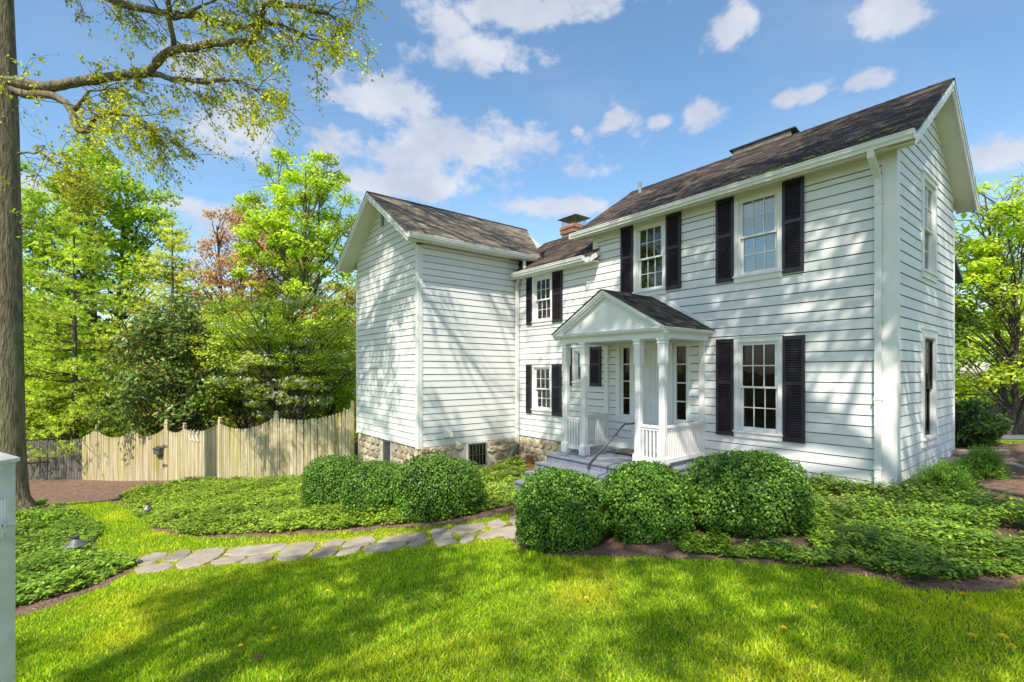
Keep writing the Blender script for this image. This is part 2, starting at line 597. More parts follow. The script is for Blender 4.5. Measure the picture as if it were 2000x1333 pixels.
def ter(x, y):
    """height of the ground (numpy aware)"""
    xc = np.clip(x, -18.0, 11.0)
    yc = np.clip(y, -3.0, 19.0)
    z = 0.09 * (xc - 5.8) - 0.05 * (yc - 7.5)
    z = z - 0.06 * np.clip(y - 10.0, 0, 18) * np.clip((x - 8.0) / 3.0, 0, 1)
    z = z + 0.34 * np.exp(-(((x + 12.02) / 1.5) ** 2 + ((y - 11.5) / 1.5) ** 2))
    return z


def in_poly(x, y, poly):
    x = np.asarray(x); y = np.asarray(y)
    inside = np.zeros(x.shape, dtype=bool)
    n = len(poly)
    for i in range(n):
        x0, y0 = poly[i]
        x1, y1 = poly[(i + 1) % n]
        c = ((y0 > y) != (y1 > y))
        with np.errstate(divide='ignore', invalid='ignore'):
            xx = (x1 - x0) * (y - y0) / (y1 - y0 + 1e-12) + x0
        inside ^= c & (x < xx)
    return inside


def poly_dist(x, y, poly):
    """distance to polygon outline"""
    d = np.full(np.shape(x), 1e9)
    n = len(poly)
    for i in range(n):
        x0, y0 = poly[i]
        x1, y1 = poly[(i + 1) % n]
        dx, dy = x1 - x0, y1 - y0
        t = np.clip(((x - x0) * dx + (y - y0) * dy) / (dx * dx + dy * dy + 1e-12), 0, 1)
        d = np.minimum(d, np.hypot(x - x0 - t * dx, y - y0 - t * dy))
    return d


def vnoise(x, y, s, seed=0):
    """cheap smooth value noise 0..1"""
    x = np.asarray(x) / s + 31.7 * seed
    y = np.asarray(y) / s + 11.3 * seed
    xi, yi = np.floor(x), np.floor(y)
    fx, fy = x - xi, y - yi
    fx, fy = fx * fx * (3 - 2 * fx), fy * fy * (3 - 2 * fy)

    def h(a, b):
        v = np.sin(a * 127.1 + b * 311.7 + seed * 7.7) * 43758.5453
        return v - np.floor(v)
    return (h(xi, yi) * (1 - fx) + h(xi + 1, yi) * fx) * (1 - fy) + (h(xi, yi + 1) * (1 - fx) + h(xi + 1, yi + 1) * fx) * fy


# house frame: local x runs along the front (to the right), local y into the house
HX, HY = np.array([0.62420, -0.78128]), np.array([0.78128, 0.62420])
HC = np.array([5.780, 7.302])
HRZ = math.atan2(HX[1], HX[0])


def h2w(x, y):
    return HC + HX * x + HY * y


def in_house(x, y, pad=0.0):
    lx = (x - HC[0]) * HX[0] + (y - HC[1]) * HX[1]
    ly = (x - HC[0]) * HY[0] + (y - HC[1]) * HY[1]
    main = (lx < pad) & (ly > -pad)
    wing = (lx < -8.97 + pad) & (lx > -13.1 - pad) & (ly > -3.27 - pad)
    porch = (lx > -5.63 - pad) & (lx < -2.9 + pad) & (ly > -1.95 - pad)
    steps = (lx > -5.63 - pad) & (lx < -3.0 + pad) & (ly > -2.86 - pad)
    return main & (lx > -14) | wing | porch | steps

# ------------------------------------------------------------------ ground
BED_LEFT = [(-5.40, 4.81), (-5.64, 5.47), (-5.47, 5.50), (-5.23, 6.17), (-5.39, 6.90), (-6.02, 7.43), (-6.94, 8.00), (-8.27, 9.68), (-9.77, 11.06),
            (-11.4, 12.3), (-14.02, 13.52), (-16.33, 13.78), (-16.3, 9.0), (-9.0, 4.0)]
GC_LEFT = [(-5.69, 5.07), (-5.99, 5.81), (-5.81, 5.84), (-5.49, 6.40), (-5.54, 6.98), (-6.19, 7.55), (-7.18, 7.99), (-8.44, 9.73), (-9.71, 10.86),
           (-11.3, 11.9), (-13.63, 13.15), (-15.76, 13.29), (-15.0, 9.5), (-8.6, 5.0)]
BED_MID = [(-12.01, 13.67), (-11.03, 13.28), (-8.58, 11.34), (-6.83, 9.22), (-5.26, 8.29), (-3.18, 7.91), (-2.00, 7.86), (-0.81, 7.75), (0.00, 8.29),
           (0.10, 9.75), (0.61, 12.86), (0.3, 14.6), (-2.4, 12.6), (-5.0, 15.9), (-7.57, 15.75), (-9.61, 16.9), (-11.93, 17.8), (-19.0, 21.2), (-22, 20.0),
           (-18.0, 15.8), (-15.80, 15.0)]
GC_MID = [(-12.14, 15.2), (-10.41, 13.03), (-9.00, 11.65), (-7.04, 9.65), (-5.45, 8.59), (-3.32, 8.26), (-2.07, 8.16), (-1.28, 8.06), (-0.62, 8.33),
          (0.00, 8.87), (0.05, 9.77), (0.39, 12.14), (0.0, 13.9), (-2.4, 12.2), (-4.95, 15.2), (-7.39, 15.18), (-9.37, 16.0), (-11.21, 16.7)]
BED_RIGHT = [(-0.11, 6.88), (0.10, 6.31), (0.38, 5.93), (1.20, 5.65), (2.23, 5.26), (2.87, 4.92), (3.32, 4.49), (3.51, 4.15), (3.94, 4.00), (4.36, 4.12),
             (4.81, 4.13), (7.34, 4.9), (12.5, 8.0), (11.0, 10.1), (10.5, 10.9), (9.9, 11.4), (5.78, 7.4), (4.47, 9.6), (1.01, 9.59), (0.10, 9.75)]
GC_RIGHT = [(1.9, 5.70), (2.45, 5.36), (2.79, 5.16), (3.08, 4.92), (3.42, 4.98), (3.5, 4.78), (3.66, 4.28), (4.19, 4.25), (4.90, 4.40), (5.6, 4.5),
            (7.0, 5.6), (6.05, 5.77), (6.12, 6.42), (6.32, 7.04), (6.40, 7.60), (5.73, 7.26), (5.52, 7.55), (5.28, 8.32), (4.90, 8.27), (4.02, 6.78),
            (2.87, 6.02)]
STONES = [
    [(-6.09, 7.55), (-5.95, 7.56), (-5.76, 7.44), (-5.67, 7.25), (-5.75, 7.23)],
    [(-5.66, 7.23), (-5.67, 7.42), (-5.64, 7.63), (-5.39, 7.56), (-5.28, 7.33), (-5.30, 7.14), (-5.43, 7.06)],
    [(-5.22, 7.30), (-5.23, 7.62), (-5.05, 7.59), (-4.91, 7.31), (-4.94, 7.13), (-5.13, 7.14)],
    [(-5.33, 6.86), (-5.26, 6.99), (-5.02, 7.00), (-4.81, 6.88), (-4.83, 6.72), (-4.96, 6.67), (-5.14, 6.67)],
    [(-4.80, 7.01), (-4.84, 7.23), (-4.86, 7.52), (-4.73, 7.58), (-4.45, 7.48), (-4.35, 7.25), (-4.32, 7.00), (-4.36, 6.81), (-4.53, 6.70), (-4.67, 6.80)],
    [(-4.27, 7.24), (-4.28, 7.46), (-4.13, 7.54), (-3.82, 7.54), (-3.52, 7.49), (-3.45, 7.27), (-3.53, 7.12), (-3.75, 7.07), (-4.03, 7.08)],
    [(-4.27, 6.89), (-4.18, 7.02), (-3.89, 7.01), (-3.80, 6.87), (-3.87, 6.76), (-4.09, 6.73)],
    [(-3.74, 6.70), (-3.74, 6.93), (-3.62, 7.03), (-3.41, 6.90), (-3.38, 6.76), (-3.51, 6.67), (-3.66, 6.65)],
    [(-3.29, 6.78), (-3.38, 7.22), (-3.32, 7.43), (-2.98, 7.37), (-2.92, 7.09), (-2.92, 6.82), (-2.96, 6.61), (-3.13, 6.63)],
    [(-2.85, 7.23), (-2.79, 7.37), (-2.66, 7.41), (-2.53, 7.32), (-2.52, 7.16), (-2.67, 7.13)],
    [(-2.80, 6.80), (-2.78, 7.00), (-2.62, 7.04), (-2.50, 6.92), (-2.48, 6.76), (-2.57, 6.66), (-2.71, 6.62)],
    [(-2.46, 7.05), (-2.46, 7.30), (-2.34, 7.41), (-2.13, 7.37), (-2.03, 7.17), (-2.10, 7.04), (-2.27, 7.01)],
    [(-2.41, 6.66), (-2.40, 6.87), (-2.31, 6.96), (-2.16, 6.93), (-2.14, 6.76), (-2.21, 6.70), (-2.30, 6.66)],
    [(-2.08, 6.85), (-2.02, 6.97), (-1.76, 7.04), (-1.56, 7.03), (-1.54, 6.84), (-1.68, 6.69), (-1.86, 6.62), (-2.01, 6.69)],
    [(-1.96, 7.15), (-1.89, 7.31), (-1.69, 7.39), (-1.34, 7.40), (-1.31, 7.16), (-1.46, 7.10), (-1.71, 7.10)],
    [(-1.45, 6.74), (-1.46, 7.00), (-1.34, 7.08), (-1.21, 7.00), (-1.21, 6.83), (-1.34, 6.75)],
    [(-1.24, 7.45), (-1.20, 7.55), (-1.02, 7.54), (-0.90, 7.22), (-0.86, 6.92), (-0.78, 6.79), (-0.90, 6.74), (-1.02, 6.71), (-1.11, 6.95)],
    [(-0.92, 7.41), (-0.84, 7.58), (-0.47, 7.64), (-0.42, 7.35), (-0.55, 7.20), (-0.77, 7.16)],
    [(-0.72, 6.74), (-0.72, 6.98), (-0.57, 7.03), (-0.54, 6.80), (-0.63, 6.71)],
    [(-0.38, 7.61), (-0.21, 7.77), (-0.09, 7.44), (-0.17, 7.31), (-0.31, 7.32)],
    [(-0.48, 6.94), (-0.39, 7.10), (-0.16, 7.22), (0.04, 7.24), (0.13, 6.80), (-0.03, 6.72), (-0.15, 6.89), (-0.37, 6.80)],
    [(-0.04, 7.62), (-0.01, 7.90), (0.17, 7.97), (0.21, 7.53), (0.03, 7.42)],
    [(0.30, 7.70), (0.25, 8.20), (0.62, 8.35), (0.70, 7.85)],
    [(0.15, 8.35), (0.05, 8.95), (0.55, 9.05), (0.62, 8.50)],
]


def grid_sheet(name, xs, ys, mat, dz=0.0, keep=None):
    X, Y = np.meshgrid(xs, ys)
    Z = ter(X, Y) + dz
    nx, ny = len(xs), len(ys)
    V = np.stack([X.ravel(), Y.ravel(), Z.ravel()], 1)
    i, j = np.meshgrid(np.arange(nx - 1), np.arange(ny - 1))
    a = (j * nx + i).ravel()
    F = np.stack([a, a + 1, a + nx + 1, a + nx], 1)
    if keep is not None:
        cx = V[F].mean(1)
        F = F[keep(cx[:, 0], cx[:, 1])]
        used = np.unique(F)
        mp = np.zeros(len(V), int)
        mp[used] = np.arange(len(used))
        V, F = V[used], mp[F]
    me = flat_mesh(name, V, F, mat)
    me.polygons.foreach_set('use_smooth', [True] * len(me.polygons))
    return link(name, me)


xs = np.concatenate([[-700, -400, -220, -120, -70, -45, -32], np.linspace(-24, 16, 81), [22, 32, 45, 70, 120, 220, 400, 700]])
ys = np.concatenate([[-300, -150, -70, -35, -18], np.linspace(-10, 26, 73), [32, 40, 55, 80, 130, 220, 400, 900]])
tag(grid_sheet('ground', xs, ys, 'soil', -0.02), kind='structure')


def fan_sheet(name, poly, mat, dz, parent=None):
    """fine grid clipped to a polygon, with the outline itself as edge"""
    p = np.array(poly)
    o = grid_sheet(name, np.arange(p[:, 0].min() - 0.06, p[:, 0].max() + 0.06, 0.12), np.arange(p[:, 1].min() - 0.06, p[:, 1].max() + 0.06, 0.12), mat, dz,
                   keep=lambda x, y: in_poly(x + 0.10 * (vnoise(x, y, 0.22, 3) - 0.5), y + 0.10 * (vnoise(x, y, 0.22, 5) - 0.5), poly))
    return tag(o, kind='structure')


ROADP = [(12.0, 12.9), (16.0, 12.3), (30, 15.0), (30, 20.5), (12.6, 18.0)]
fan_sheet('mulch_bed', BED_MID, 'mulch', 0.005)
fan_sheet('mulch_bed', BED_LEFT, 'mulch', 0.005)
fan_sheet('mulch_bed', BED_RIGHT, 'mulch', 0.005)
fan_sheet('driveway', ROADP, 'asphalt', 0.012)


def is_lawn(x, y):
    jx = x + 0.12 * (vnoise(x, y, 0.25, 1) - 0.5)
    jy = y + 0.12 * (vnoise(x, y, 0.25, 2) - 0.5)
    k = (y > -6) & (y < 17) & (x > -18) & (x < 16) & ~in_house(x, y)
    for b in (BED_MID, BED_LEFT, BED_RIGHT, ROADP):
        k &= ~in_poly(jx, jy, b)
    k &= ~((x > 5.8) & (y > 9.5) & (y < 10.9) & (x < 10))
    return k


def near_lawn(x, y):
    k = is_lawn(x, y)
    for a in range(8):
        k |= is_lawn(x + 0.16 * math.cos(a * 0.785), y + 0.16 * math.sin(a * 0.785))
    return k


tag(grid_sheet('lawn', np.arange(-18, 16, 0.12), np.arange(-6, 17, 0.12), 'lawn_turf', 0.0, keep=near_lawn), kind='structure')

# ------------------------------------------------------------------ house
HOUSE = empty('house', (HC[0], HC[1], 0), HRZ)
tag(HOUSE, 'white clapboard two-storey house with black shutters, small front porch and projecting gabled wing', 'house')


def fp(F, s, d, z):
    return (s, F[1] - d, z) if F[0] == 'y' else (F[1] + d, s, z)


def fbox(mb, F, s0, s1, z0, z1, d0, d1):
    a, b = fp(F, s0, d0, z0), fp(F, s1, d1, z1)
    return mb.box(a[0], b[0], a[1], b[1], a[2], b[2])


EXP = 0.17
TB, TT = 0.026, 0.014


def clapboards(part, F, L, R, z0, ztop, openings=(), phase=None, split=True):
    """one object for every board; L and R are numbers or functions of height"""
    Lf = L if callable(L) else (lambda z: L)
    Rf = R if callable(R) else (lambda z: R)
    z = z0
    n = 0
    paper = MB()
    while z < ztop - 0.02:
        zt = min(z + EXP, ztop)
        lo, hi = min(Lf(z), Lf(zt)), max(Rf(z), Rf(zt))
        if min(Rf(z) - Lf(z), 9) < 0.05:
            break
        br = [lo, hi]
        for o in openings:
            if o[3] > z + 1e-4 and o[2] < zt - 1e-4:
                br += [b for b in (o[0], o[1]) if lo < b < hi]
        br = sorted(set(br))
        runs, cur = [], []
        for a, b in zip(br[:-1], br[1:]):
            za, zb = z, zt
            gone = False
            for o in openings:
                if o[0] <= a + 1e-5 and o[1] >= b - 1e-5 and o[3] > za + 1e-4 and o[2] < zb - 1e-4:
                    below, above = o[2] - za, zb - o[3]
                    if below <= 0.004 and above <= 0.004:
                        gone = True
                    elif below > above:
                        zb = o[2]
                    else:
                        za = o[3]
            if gone:
                if cur: runs.append(cur)
                cur = []
            else:
                cur.append((a, b, za, zb))
        if cur: runs.append(cur)
        for run in runs:
            pieces = [run]
            if split and len(run) == 1 and run[0][1] - run[0][0] > 2.6 and random.random() < 0.85:
                a, b, za, zb = run[0]
                c = a + (b - a) * random.uniform(0.25, 0.75)
                pieces = [[(a, c - 0.0015, za, zb)], [(c + 0.0015, b, za, zb)]]
            for pc in pieces:
                mb = MB()
                j = random.uniform(-0.0015, 0.0015)
                for (a, b, za, zb) in pc:
                    def dd(q):
                        return TB + (TT - TB) * (q - z) / EXP + j
                    a0 = max(a, Lf(za)) if a <= lo + 1e-6 else a
                    a1 = max(a, Lf(zb)) if a <= lo + 1e-6 else a
                    b0 = min(b, Rf(za)) if b >= hi - 1e-6 else b
                    b1 = min(b, Rf(zb)) if b >= hi - 1e-6 else b
                    if b1 < a1: b1 = a1 = (a1 + b1) / 2
                    zb_ = zb - (0.015 if zb > zt - 1e-6 else 0)
                    fr = [fp(F, a0, dd(za), za), fp(F, b0, dd(za), za), fp(F, b1, dd(zb), zb_), fp(F, a1, dd(zb), zb_)]
                    bk = [fp(F, a0, -0.012, za), fp(F, b0, -0.012, za), fp(F, b1, -0.012, zb_), fp(F, a1, -0.012, zb_)]
                    mb.hexa(fr, bk)
                    paper.hexa([fp(F, a0, -0.014, za), fp(F, b0, -0.014, za), fp(F, b1, -0.014, zb), fp(F, a1, -0.014, zb)],
                               [fp(F, a0, -0.026, za), fp(F, b0, -0.026, za), fp(F, b1, -0.026, zb), fp(F, a1, -0.026, zb)])
                mb.build('clapboard', 'siding', part)
                n += 1
        z += EXP
    tag(paper.build('building_paper', 'felt', part), kind='stuff')
    return n


GLASS_D = 0.004


def sash(win, F, s0, s1, z0, z1, d, cols, rows, stile=0.045, bottom=0.06, top=0.04, muntin=0.018, mat='trim', glass='glass'):
    """one sash: frame with glazing bars, and each pane its own sub-part"""
    m = MB()
    t = 0.032
    fbox(m, F, s0, s0 + stile, z0, z1, d - t, d)
    fbox(m, F, s1 - stile, s1, z0, z1, d - t, d)
    fbox(m, F, s0 + stile, s1 - stile, z0, z0 + bottom, d - t, d - 0.001)
    fbox(m, F, s0 + stile, s1 - stile, z1 - top, z1, d - t, d - 0.001)
    a0, a1, b0, b1 = s0 + stile, s1 - stile, z0 + bottom, z1 - top
    pw = (a1 - a0 - muntin * (cols - 1)) / cols
    ph = (b1 - b0 - muntin * (rows - 1)) / rows
    for c in range(1, cols):
        x = a0 + c * pw + (c - 1) * muntin
        fbox(m, F, x, x + muntin, b0, b1, d - t + 0.004, d - 0.004)
    for r in range(1, rows):
        y = b0 + r * ph + (r - 1) * muntin
        fbox(m, F, a0, a1, y, y + muntin, d - t + 0.006, d - 0.006)
    m.build('sash', mat, win)
    for c in range(cols):
        for r in range(rows):
            x, y = a0 + c * (pw + muntin), b0 + r * (ph + muntin)
            g = MB()
            fbox(g, F, x - 0.002, x + pw + 0.002, y - 0.002, y + ph + 0.002, d - t / 2 - GLASS_D, d - t / 2)
            g.build('pane', glass, win)


def window(F, s0, s1, z0, z1, cols=3, rows=2, cw=0.085, head=0.09, sill=0.13, inside='dark', single=False, bars=0.018, name='window', glass='glass', smat='trim'):
    m = MB()
    fr = 0.045
    fbox(m, F, s0, s0 + cw, z0 + sill, z1 - head, -0.10, fr)
    fbox(m, F, s1 - cw, s1, z0 + sill, z1 - head, -0.10, fr)
    fbox(m, F, s0, s1, z1 - head, z1, -0.10, fr + 0.004)
    fbox(m, F, s0 - 0.012, s1 + 0.012, z1, z1 + 0.022, 0.0, fr + 0.022)
    fbox(m, F, s0, s1, z0, z0 + sill - 0.035, -0.02, fr + 0.004)
    fbox(m, F, s0 - 0.012, s1 + 0.012, z0 + sill - 0.035, z0 + sill, -0.10, fr + 0.028)
    win = m.build(name, 'trim', HOUSE)
    a, b, c, d = s0 + cw, s1 - cw, z0 + sill, z1 - head
    # inner stops
    m = MB()
    fbox(m, F, a, a + 0.018, c, d, -0.10, 0.018)
    fbox(m, F, b - 0.018, b, c, d, -0.10, 0.018)
    fbox(m, F, a + 0.018, b - 0.018, d - 0.018, d, -0.10, 0.018)
    m.build('stop', 'trim', win)
    a2, b2, d2 = a + 0.018, b - 0.018, d - 0.018
    if single:
        sash(win, F, a2, b2, c, d2, -0.005, cols, rows, muntin=bars, glass=glass, mat=smat)
    else:
        mid = (c + d2) / 2
        sash(win, F, a2, b2, mid - 0.02, d2, 0.006, cols, rows, bottom=0.035, muntin=bars, glass=glass, mat=smat)
        sash(win, F, a2, b2, c, mid + 0.015, -0.034, cols, rows, bottom=0.07, top=0.035, muntin=bars, glass=glass, mat=smat)
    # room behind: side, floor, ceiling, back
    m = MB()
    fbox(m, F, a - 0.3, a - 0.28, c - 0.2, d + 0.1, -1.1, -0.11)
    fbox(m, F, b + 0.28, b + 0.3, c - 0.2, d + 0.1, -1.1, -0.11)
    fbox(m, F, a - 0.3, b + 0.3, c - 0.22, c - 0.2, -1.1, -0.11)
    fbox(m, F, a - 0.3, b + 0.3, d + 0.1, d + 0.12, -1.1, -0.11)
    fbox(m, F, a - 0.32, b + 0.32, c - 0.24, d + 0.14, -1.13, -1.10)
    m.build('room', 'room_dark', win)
    if inside == 'blind':
        m = MB()
        z = d2 - 0.05
        fbox(m, F, a2, b2, d2 - 0.04, d2, -0.13, -0.09)
        while z > c + 0.05:
            m.hexa([fp(F, a2 + 0.005, -0.095, z - 0.016), fp(F, b2 - 0.005, -0.095, z - 0.016), fp(F, b2 - 0.005, -0.106, z + 0.016), fp(F, a2 + 0.005, -0.106, z + 0.016)],
                   [fp(F, a2 + 0.005, -0.097, z - 0.016), fp(F, b2 - 0.005, -0.097, z - 0.016), fp(F, b2 - 0.005, -0.108, z + 0.016), fp(F, a2 + 0.005, -0.108, z + 0.016)])
            z -= 0.036
        tag(m.build('blind', 'blind', win), kind='stuff')
    elif inside == 'curtain':
        for k, (u0, u1) in enumerate(((a2, a2 + (b2 - a2) * 0.36), (b2 - (b2 - a2) * 0.36, b2))):
            m = MB()
            n = 14
            for i in range(n):
                p, q = u0 + (u1 - u0) * i / n, u0 + (u1 - u0) * (i + 1) / n
                dp = -0.17 + 0.03 * math.sin(i * 1.6)
                dq = -0.17 + 0.03 * math.sin((i + 1) * 1.6)
                m.hexa([fp(F, p, dp, c), fp(F, q, dq, c), fp(F, q, dq, d2), fp(F, p, dp, d2)],
                       [fp(F, p, dp - 0.006, c), fp(F, q, dq - 0.006, c), fp(F, q, dq - 0.006, d2), fp(F, p, dp - 0.006, d2)])
            m.build('curtain', 'curtain', win)
    elif inside == 'half':
        m = MB()
        fbox(m, F, a2 + 0.01, b2 - 0.01, c, c + (d2 - c) * 0.42, -0.14, -0.13)
        m.build('curtain', 'curtain', win)
    return (a - 0.02, b + 0.02, c - 0.05, d + 0.02)


def shutter(F, s0, s1, z0, z1, mid=0.55):
    m = MB()
    d0, d1 = 0.030, 0.068
    st, rl = 0.05, 0.075
    zm = z0 + (z1 - z0) * mid
    if s1 - s0 < 0.3:
        st = 0.035
    fbox(m, F, s0, s0 + st, z0, z1, d0, d1)
    fbox(m, F, s1 - st, s1, z0, z1, d0, d1)
    fbox(m, F, s0 + st, s1 - st, z0, z0 + rl, d0, d1 - 0.001)
    fbox(m, F, s0 + st, s1 - st, z1 - rl, z1, d0, d1 - 0.001)
    fbox(m, F, s0 + st, s1 - st, zm - 0.03, zm + 0.03, d0, d1 - 0.001)
    fbox(m, F, s0 + st, s1 - st, z0 + rl, z1 - rl, d0, d0 + 0.006)
    sh = m.build('shutter', 'shutter_paint', HOUSE)
    m = MB()
    for (a, b) in ((z0 + rl, zm - 0.03), (zm + 0.03, z1 - rl)):
        n = max(3, int((b - a) / 0.042))
        for i in range(n):
            z = a + (b - a) * (i + 0.5) / n
            h = 0.017
            m.hexa([fp(F, s0 + st, d1 - 0.002, z - h), fp(F, s1 - st, d1 - 0.002, z - h), fp(F, s1 - st, d1 - 0.002, z - h + 0.008), fp(F, s0 + st, d1 - 0.002, z - h + 0.008)],
                   [fp(F, s0 + st, d0 + 0.008, z + h - 0.008), fp(F, s1 - st, d0 + 0.008, z + h - 0.008), fp(F, s1 - st, d0 + 0.008, z + h), fp(F, s0 + st, d0 + 0.008, z + h)])
    tag(m.build('louvers', 'shutter_paint', sh), kind='stuff')
    return sh


FR = ('y', 0.0)
SIDE = ('x', 0.0)
WS = ('x', -8.97)
WG = ('y', -3.27)
MD = 4.06                    # depth of the main block
ops_front = []
# main front windows
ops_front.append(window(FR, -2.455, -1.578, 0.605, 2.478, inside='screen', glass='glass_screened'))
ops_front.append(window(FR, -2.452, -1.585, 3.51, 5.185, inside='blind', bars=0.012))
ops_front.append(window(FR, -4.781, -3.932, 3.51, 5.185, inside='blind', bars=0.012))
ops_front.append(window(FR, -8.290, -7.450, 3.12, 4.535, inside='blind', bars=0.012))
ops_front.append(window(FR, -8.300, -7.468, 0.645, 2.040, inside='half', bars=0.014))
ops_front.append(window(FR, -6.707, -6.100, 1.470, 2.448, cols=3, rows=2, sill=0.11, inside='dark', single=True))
for s0, s1, z0, z1 in ((-2.80, -2.458, 0.615, 2.463), (-1.575, -1.222, 0.615, 2.463), (-2.806, -2.456, 3.56, 5.17), (-1.582, -1.238, 3.56, 5.17),
                       (-5.134, -4.785, 3.58, 5.17), (-3.928, -3.573, 3.58, 5.17), (-8.53, -8.294, 3.165, 4.535), (-7.446, -7.075, 3.165, 4.535),
                       (-8.543, -8.304, 0.65, 2.037), (-7.464, -7.108, 0.65, 2.037), (-6.990, -6.711, 1.475, 2.45), (-6.096, -5.744, 1.475, 2.45)):
    shutter(FR, s0, s1, z0, z1)
# entrance openings: sidelight, door, sidelight
ops_front += [(-5.28, -4.86, 0.70, 2.46), (-4.86, -3.86, 0.06, 2.46), (-3.86, -3.39, 0.72, 2.44)]
front = empty('front_wall', parent=HOUSE)
nb = clapboards(front, FR, lambda z: -8.97 if z < 4.565 else -5.87, -0.15, -0.03, 5.00, ops_front)
sidew = empty('gable_side_wall', parent=HOUSE)
ops_side = [window(SIDE, 1.475, 2.49, 3.45, 5.23, cols=2, rows=2, inside='curtain', cw=0.10),
            window(SIDE, 1.478, 2.49, 0.54, 2.56, cols=1, rows=1, inside='dark', cw=0.12, head=0.13, sill=0.16, glass='glass_screened', smat='screen')]
RZ, RS = 6.80, 0.674         # main ridge height (underside) and slope


def main_top(z):
    return (RZ - z) / RS


nb += clapboards(sidew, SIDE, lambda z: max(0.13, 2.03 - main_top(z)), lambda z: min(MD, 2.03 + main_top(z)), -0.03, 6.72, ops_side, split=False)
wings = empty('wing_side_wall', parent=HOUSE)
clapboards(wings, WS, -3.17, 0.0, -0.10, 5.10, [])
wingg = empty('wing_gable_wall', parent=HOUSE)
WCX, WRZ, WRS = -11.04, 6.80, 0.68
clapboards(wingg, WG, lambda z: max(-13.08, WCX - (WRZ - z) / WRS), lambda z: min(-9.07, WCX + (WRZ - z) / WRS), -0.10, 6.7,
           [(-11.24, -10.90, 5.96, 6.42)])
# corner boards
m = MB()
m.box(-0.15, 0.036, -0.036, 0.0, -0.05, 5.17)
m.box(0.0, 0.0365, 0.0, 0.13, -0.05, 5.20)
m.build('corner_board', 'trim', HOUSE)
m = MB().box(0.0, 0.034, MD - 0.02, MD + 0.03, -0.03, 5.0)
m.build('corner_board', 'trim', HOUSE)
m = MB()
m.box(-9.07, -8.934, -3.306, -3.27, -0.13, 5.05)
m.box(-8.97, -8.9345, -3.27, -3.17, -0.13, 5.05)
m.build('corner_board', 'trim', HOUSE)
MB().box(-13.12, -13.04, -3.304, -3.25, -0.13, 4.95).build('corner_board', 'trim', HOUSE)
MB().box(-8.97, -8.90, -0.06, 0.0, -0.12, 4.6).build('corner_board', 'trim', HOUSE)
MB().box(-6.015, -5.87, -0.032, 0.02, 4.72, 5.26).build('corner_board', 'trim', HOUSE)
# frieze boards
MB().box(-6.0, -0.15, -0.030, 0.0, 5.00, 5.19).build('frieze_board', 'trim', HOUSE)
MB().box(-8.9, -6.015, -0.029, 0.0, 4.60, 4.66).build('frieze_board', 'trim', HOUSE)

# ---- roofs
SHING = [(0.048, 0.036, 0.032), (0.064, 0.049, 0.042), (0.088, 0.068, 0.054), (0.055, 0.042, 0.040), (0.115, 0.09, 0.066)]


def shingle_slope(name, e0, e1, r0, r1, parent, course=0.135, width=0.30, pal=SHING, seed=1, lift=0.009):
    """e0,e1 eave corners, r0,r1 ridge corners; every tab a small prism, joined into one part"""
    rr = random.Random(seed)
    e0, e1, r0, r1 = map(Vector, (e0, e1, r0, r1))
    nrm = (e1 - e0).cross(r0 - e0).normalized()
    if nrm.z < 0: nrm = -nrm
    n = max(2, int(round((r0 - e0).length / course)))
    mb = MB()
    for k in range(n):
        t0, t1 = k / n, (k + 1) / n
        a0, a1 = e0.lerp(r0, t0), e1.lerp(r1, t0)
        b0, b1 = e0.lerp(r0, t1 + 0.25 / n if k < n - 1 else 1), e1.lerp(r1, t1 + 0.25 / n if k < n - 1 else 1)
        ln = (a1 - a0).length
        s = -rr.random() * width
        while s < ln:
            w = width * rr.uniform(0.75, 1.25)
            u0, u1 = max(0, s) / ln, min(ln, s + w - 0.006) / ln
            s += w
            if u1 - u0 < 0.001:
                continue
            base = pal[rr.randrange(len(pal))]
            g = rr.uniform(0.75, 1.25)
            mb.tint = tuple(c * g for c in base)
            h = lift * rr.uniform(0.8, 1.5)
            sl = rr.uniform(-0.006, 0.006) / max(0.2, (r0 - e0).length)
            p, q = a0.lerp(a1, u0) + (r0 - e0) * sl, a0.lerp(a1, u1) + (r0 - e0) * sl
            c, d = b0.lerp(b1, u0), b0.lerp(b1, u1)
            mb.hexa([p + nrm * h, q + nrm * h, d + nrm * 0.003, c + nrm * 0.003], [p - nrm * 0.004, q - nrm * 0.004, d - nrm * 0.004, c - nrm * 0.004])
    return tag(mb.build(name, 'shingle', parent), kind='stuff')


def slab(mb, pts, th):
    """sloped board under the given 4 pts, thickness th downward"""
    return mb.hexa([Vector(p) for p in pts], [Vector(p) - Vector((0, 0, th)) for p in pts])


def gutter_profile(o, z):
    """K-style outline in (outward, z)"""
    return [(o - 0.11, z), (o - 0.11, z - 0.105), (o - 0.035, z - 0.115), (o - 0.028, z - 0.085), (o - 0.004, z - 0.055), (o + 0.004, z - 0.012), (o + 0.012, z - 0.010),
            (o + 0.012, z + 0.004), (o - 0.006, z + 0.004), (o - 0.010, z - 0.050), (o - 0.036, z - 0.080), (o - 0.042, z - 0.104), (o - 0.102, z - 0.097), (o - 0.102, z)]


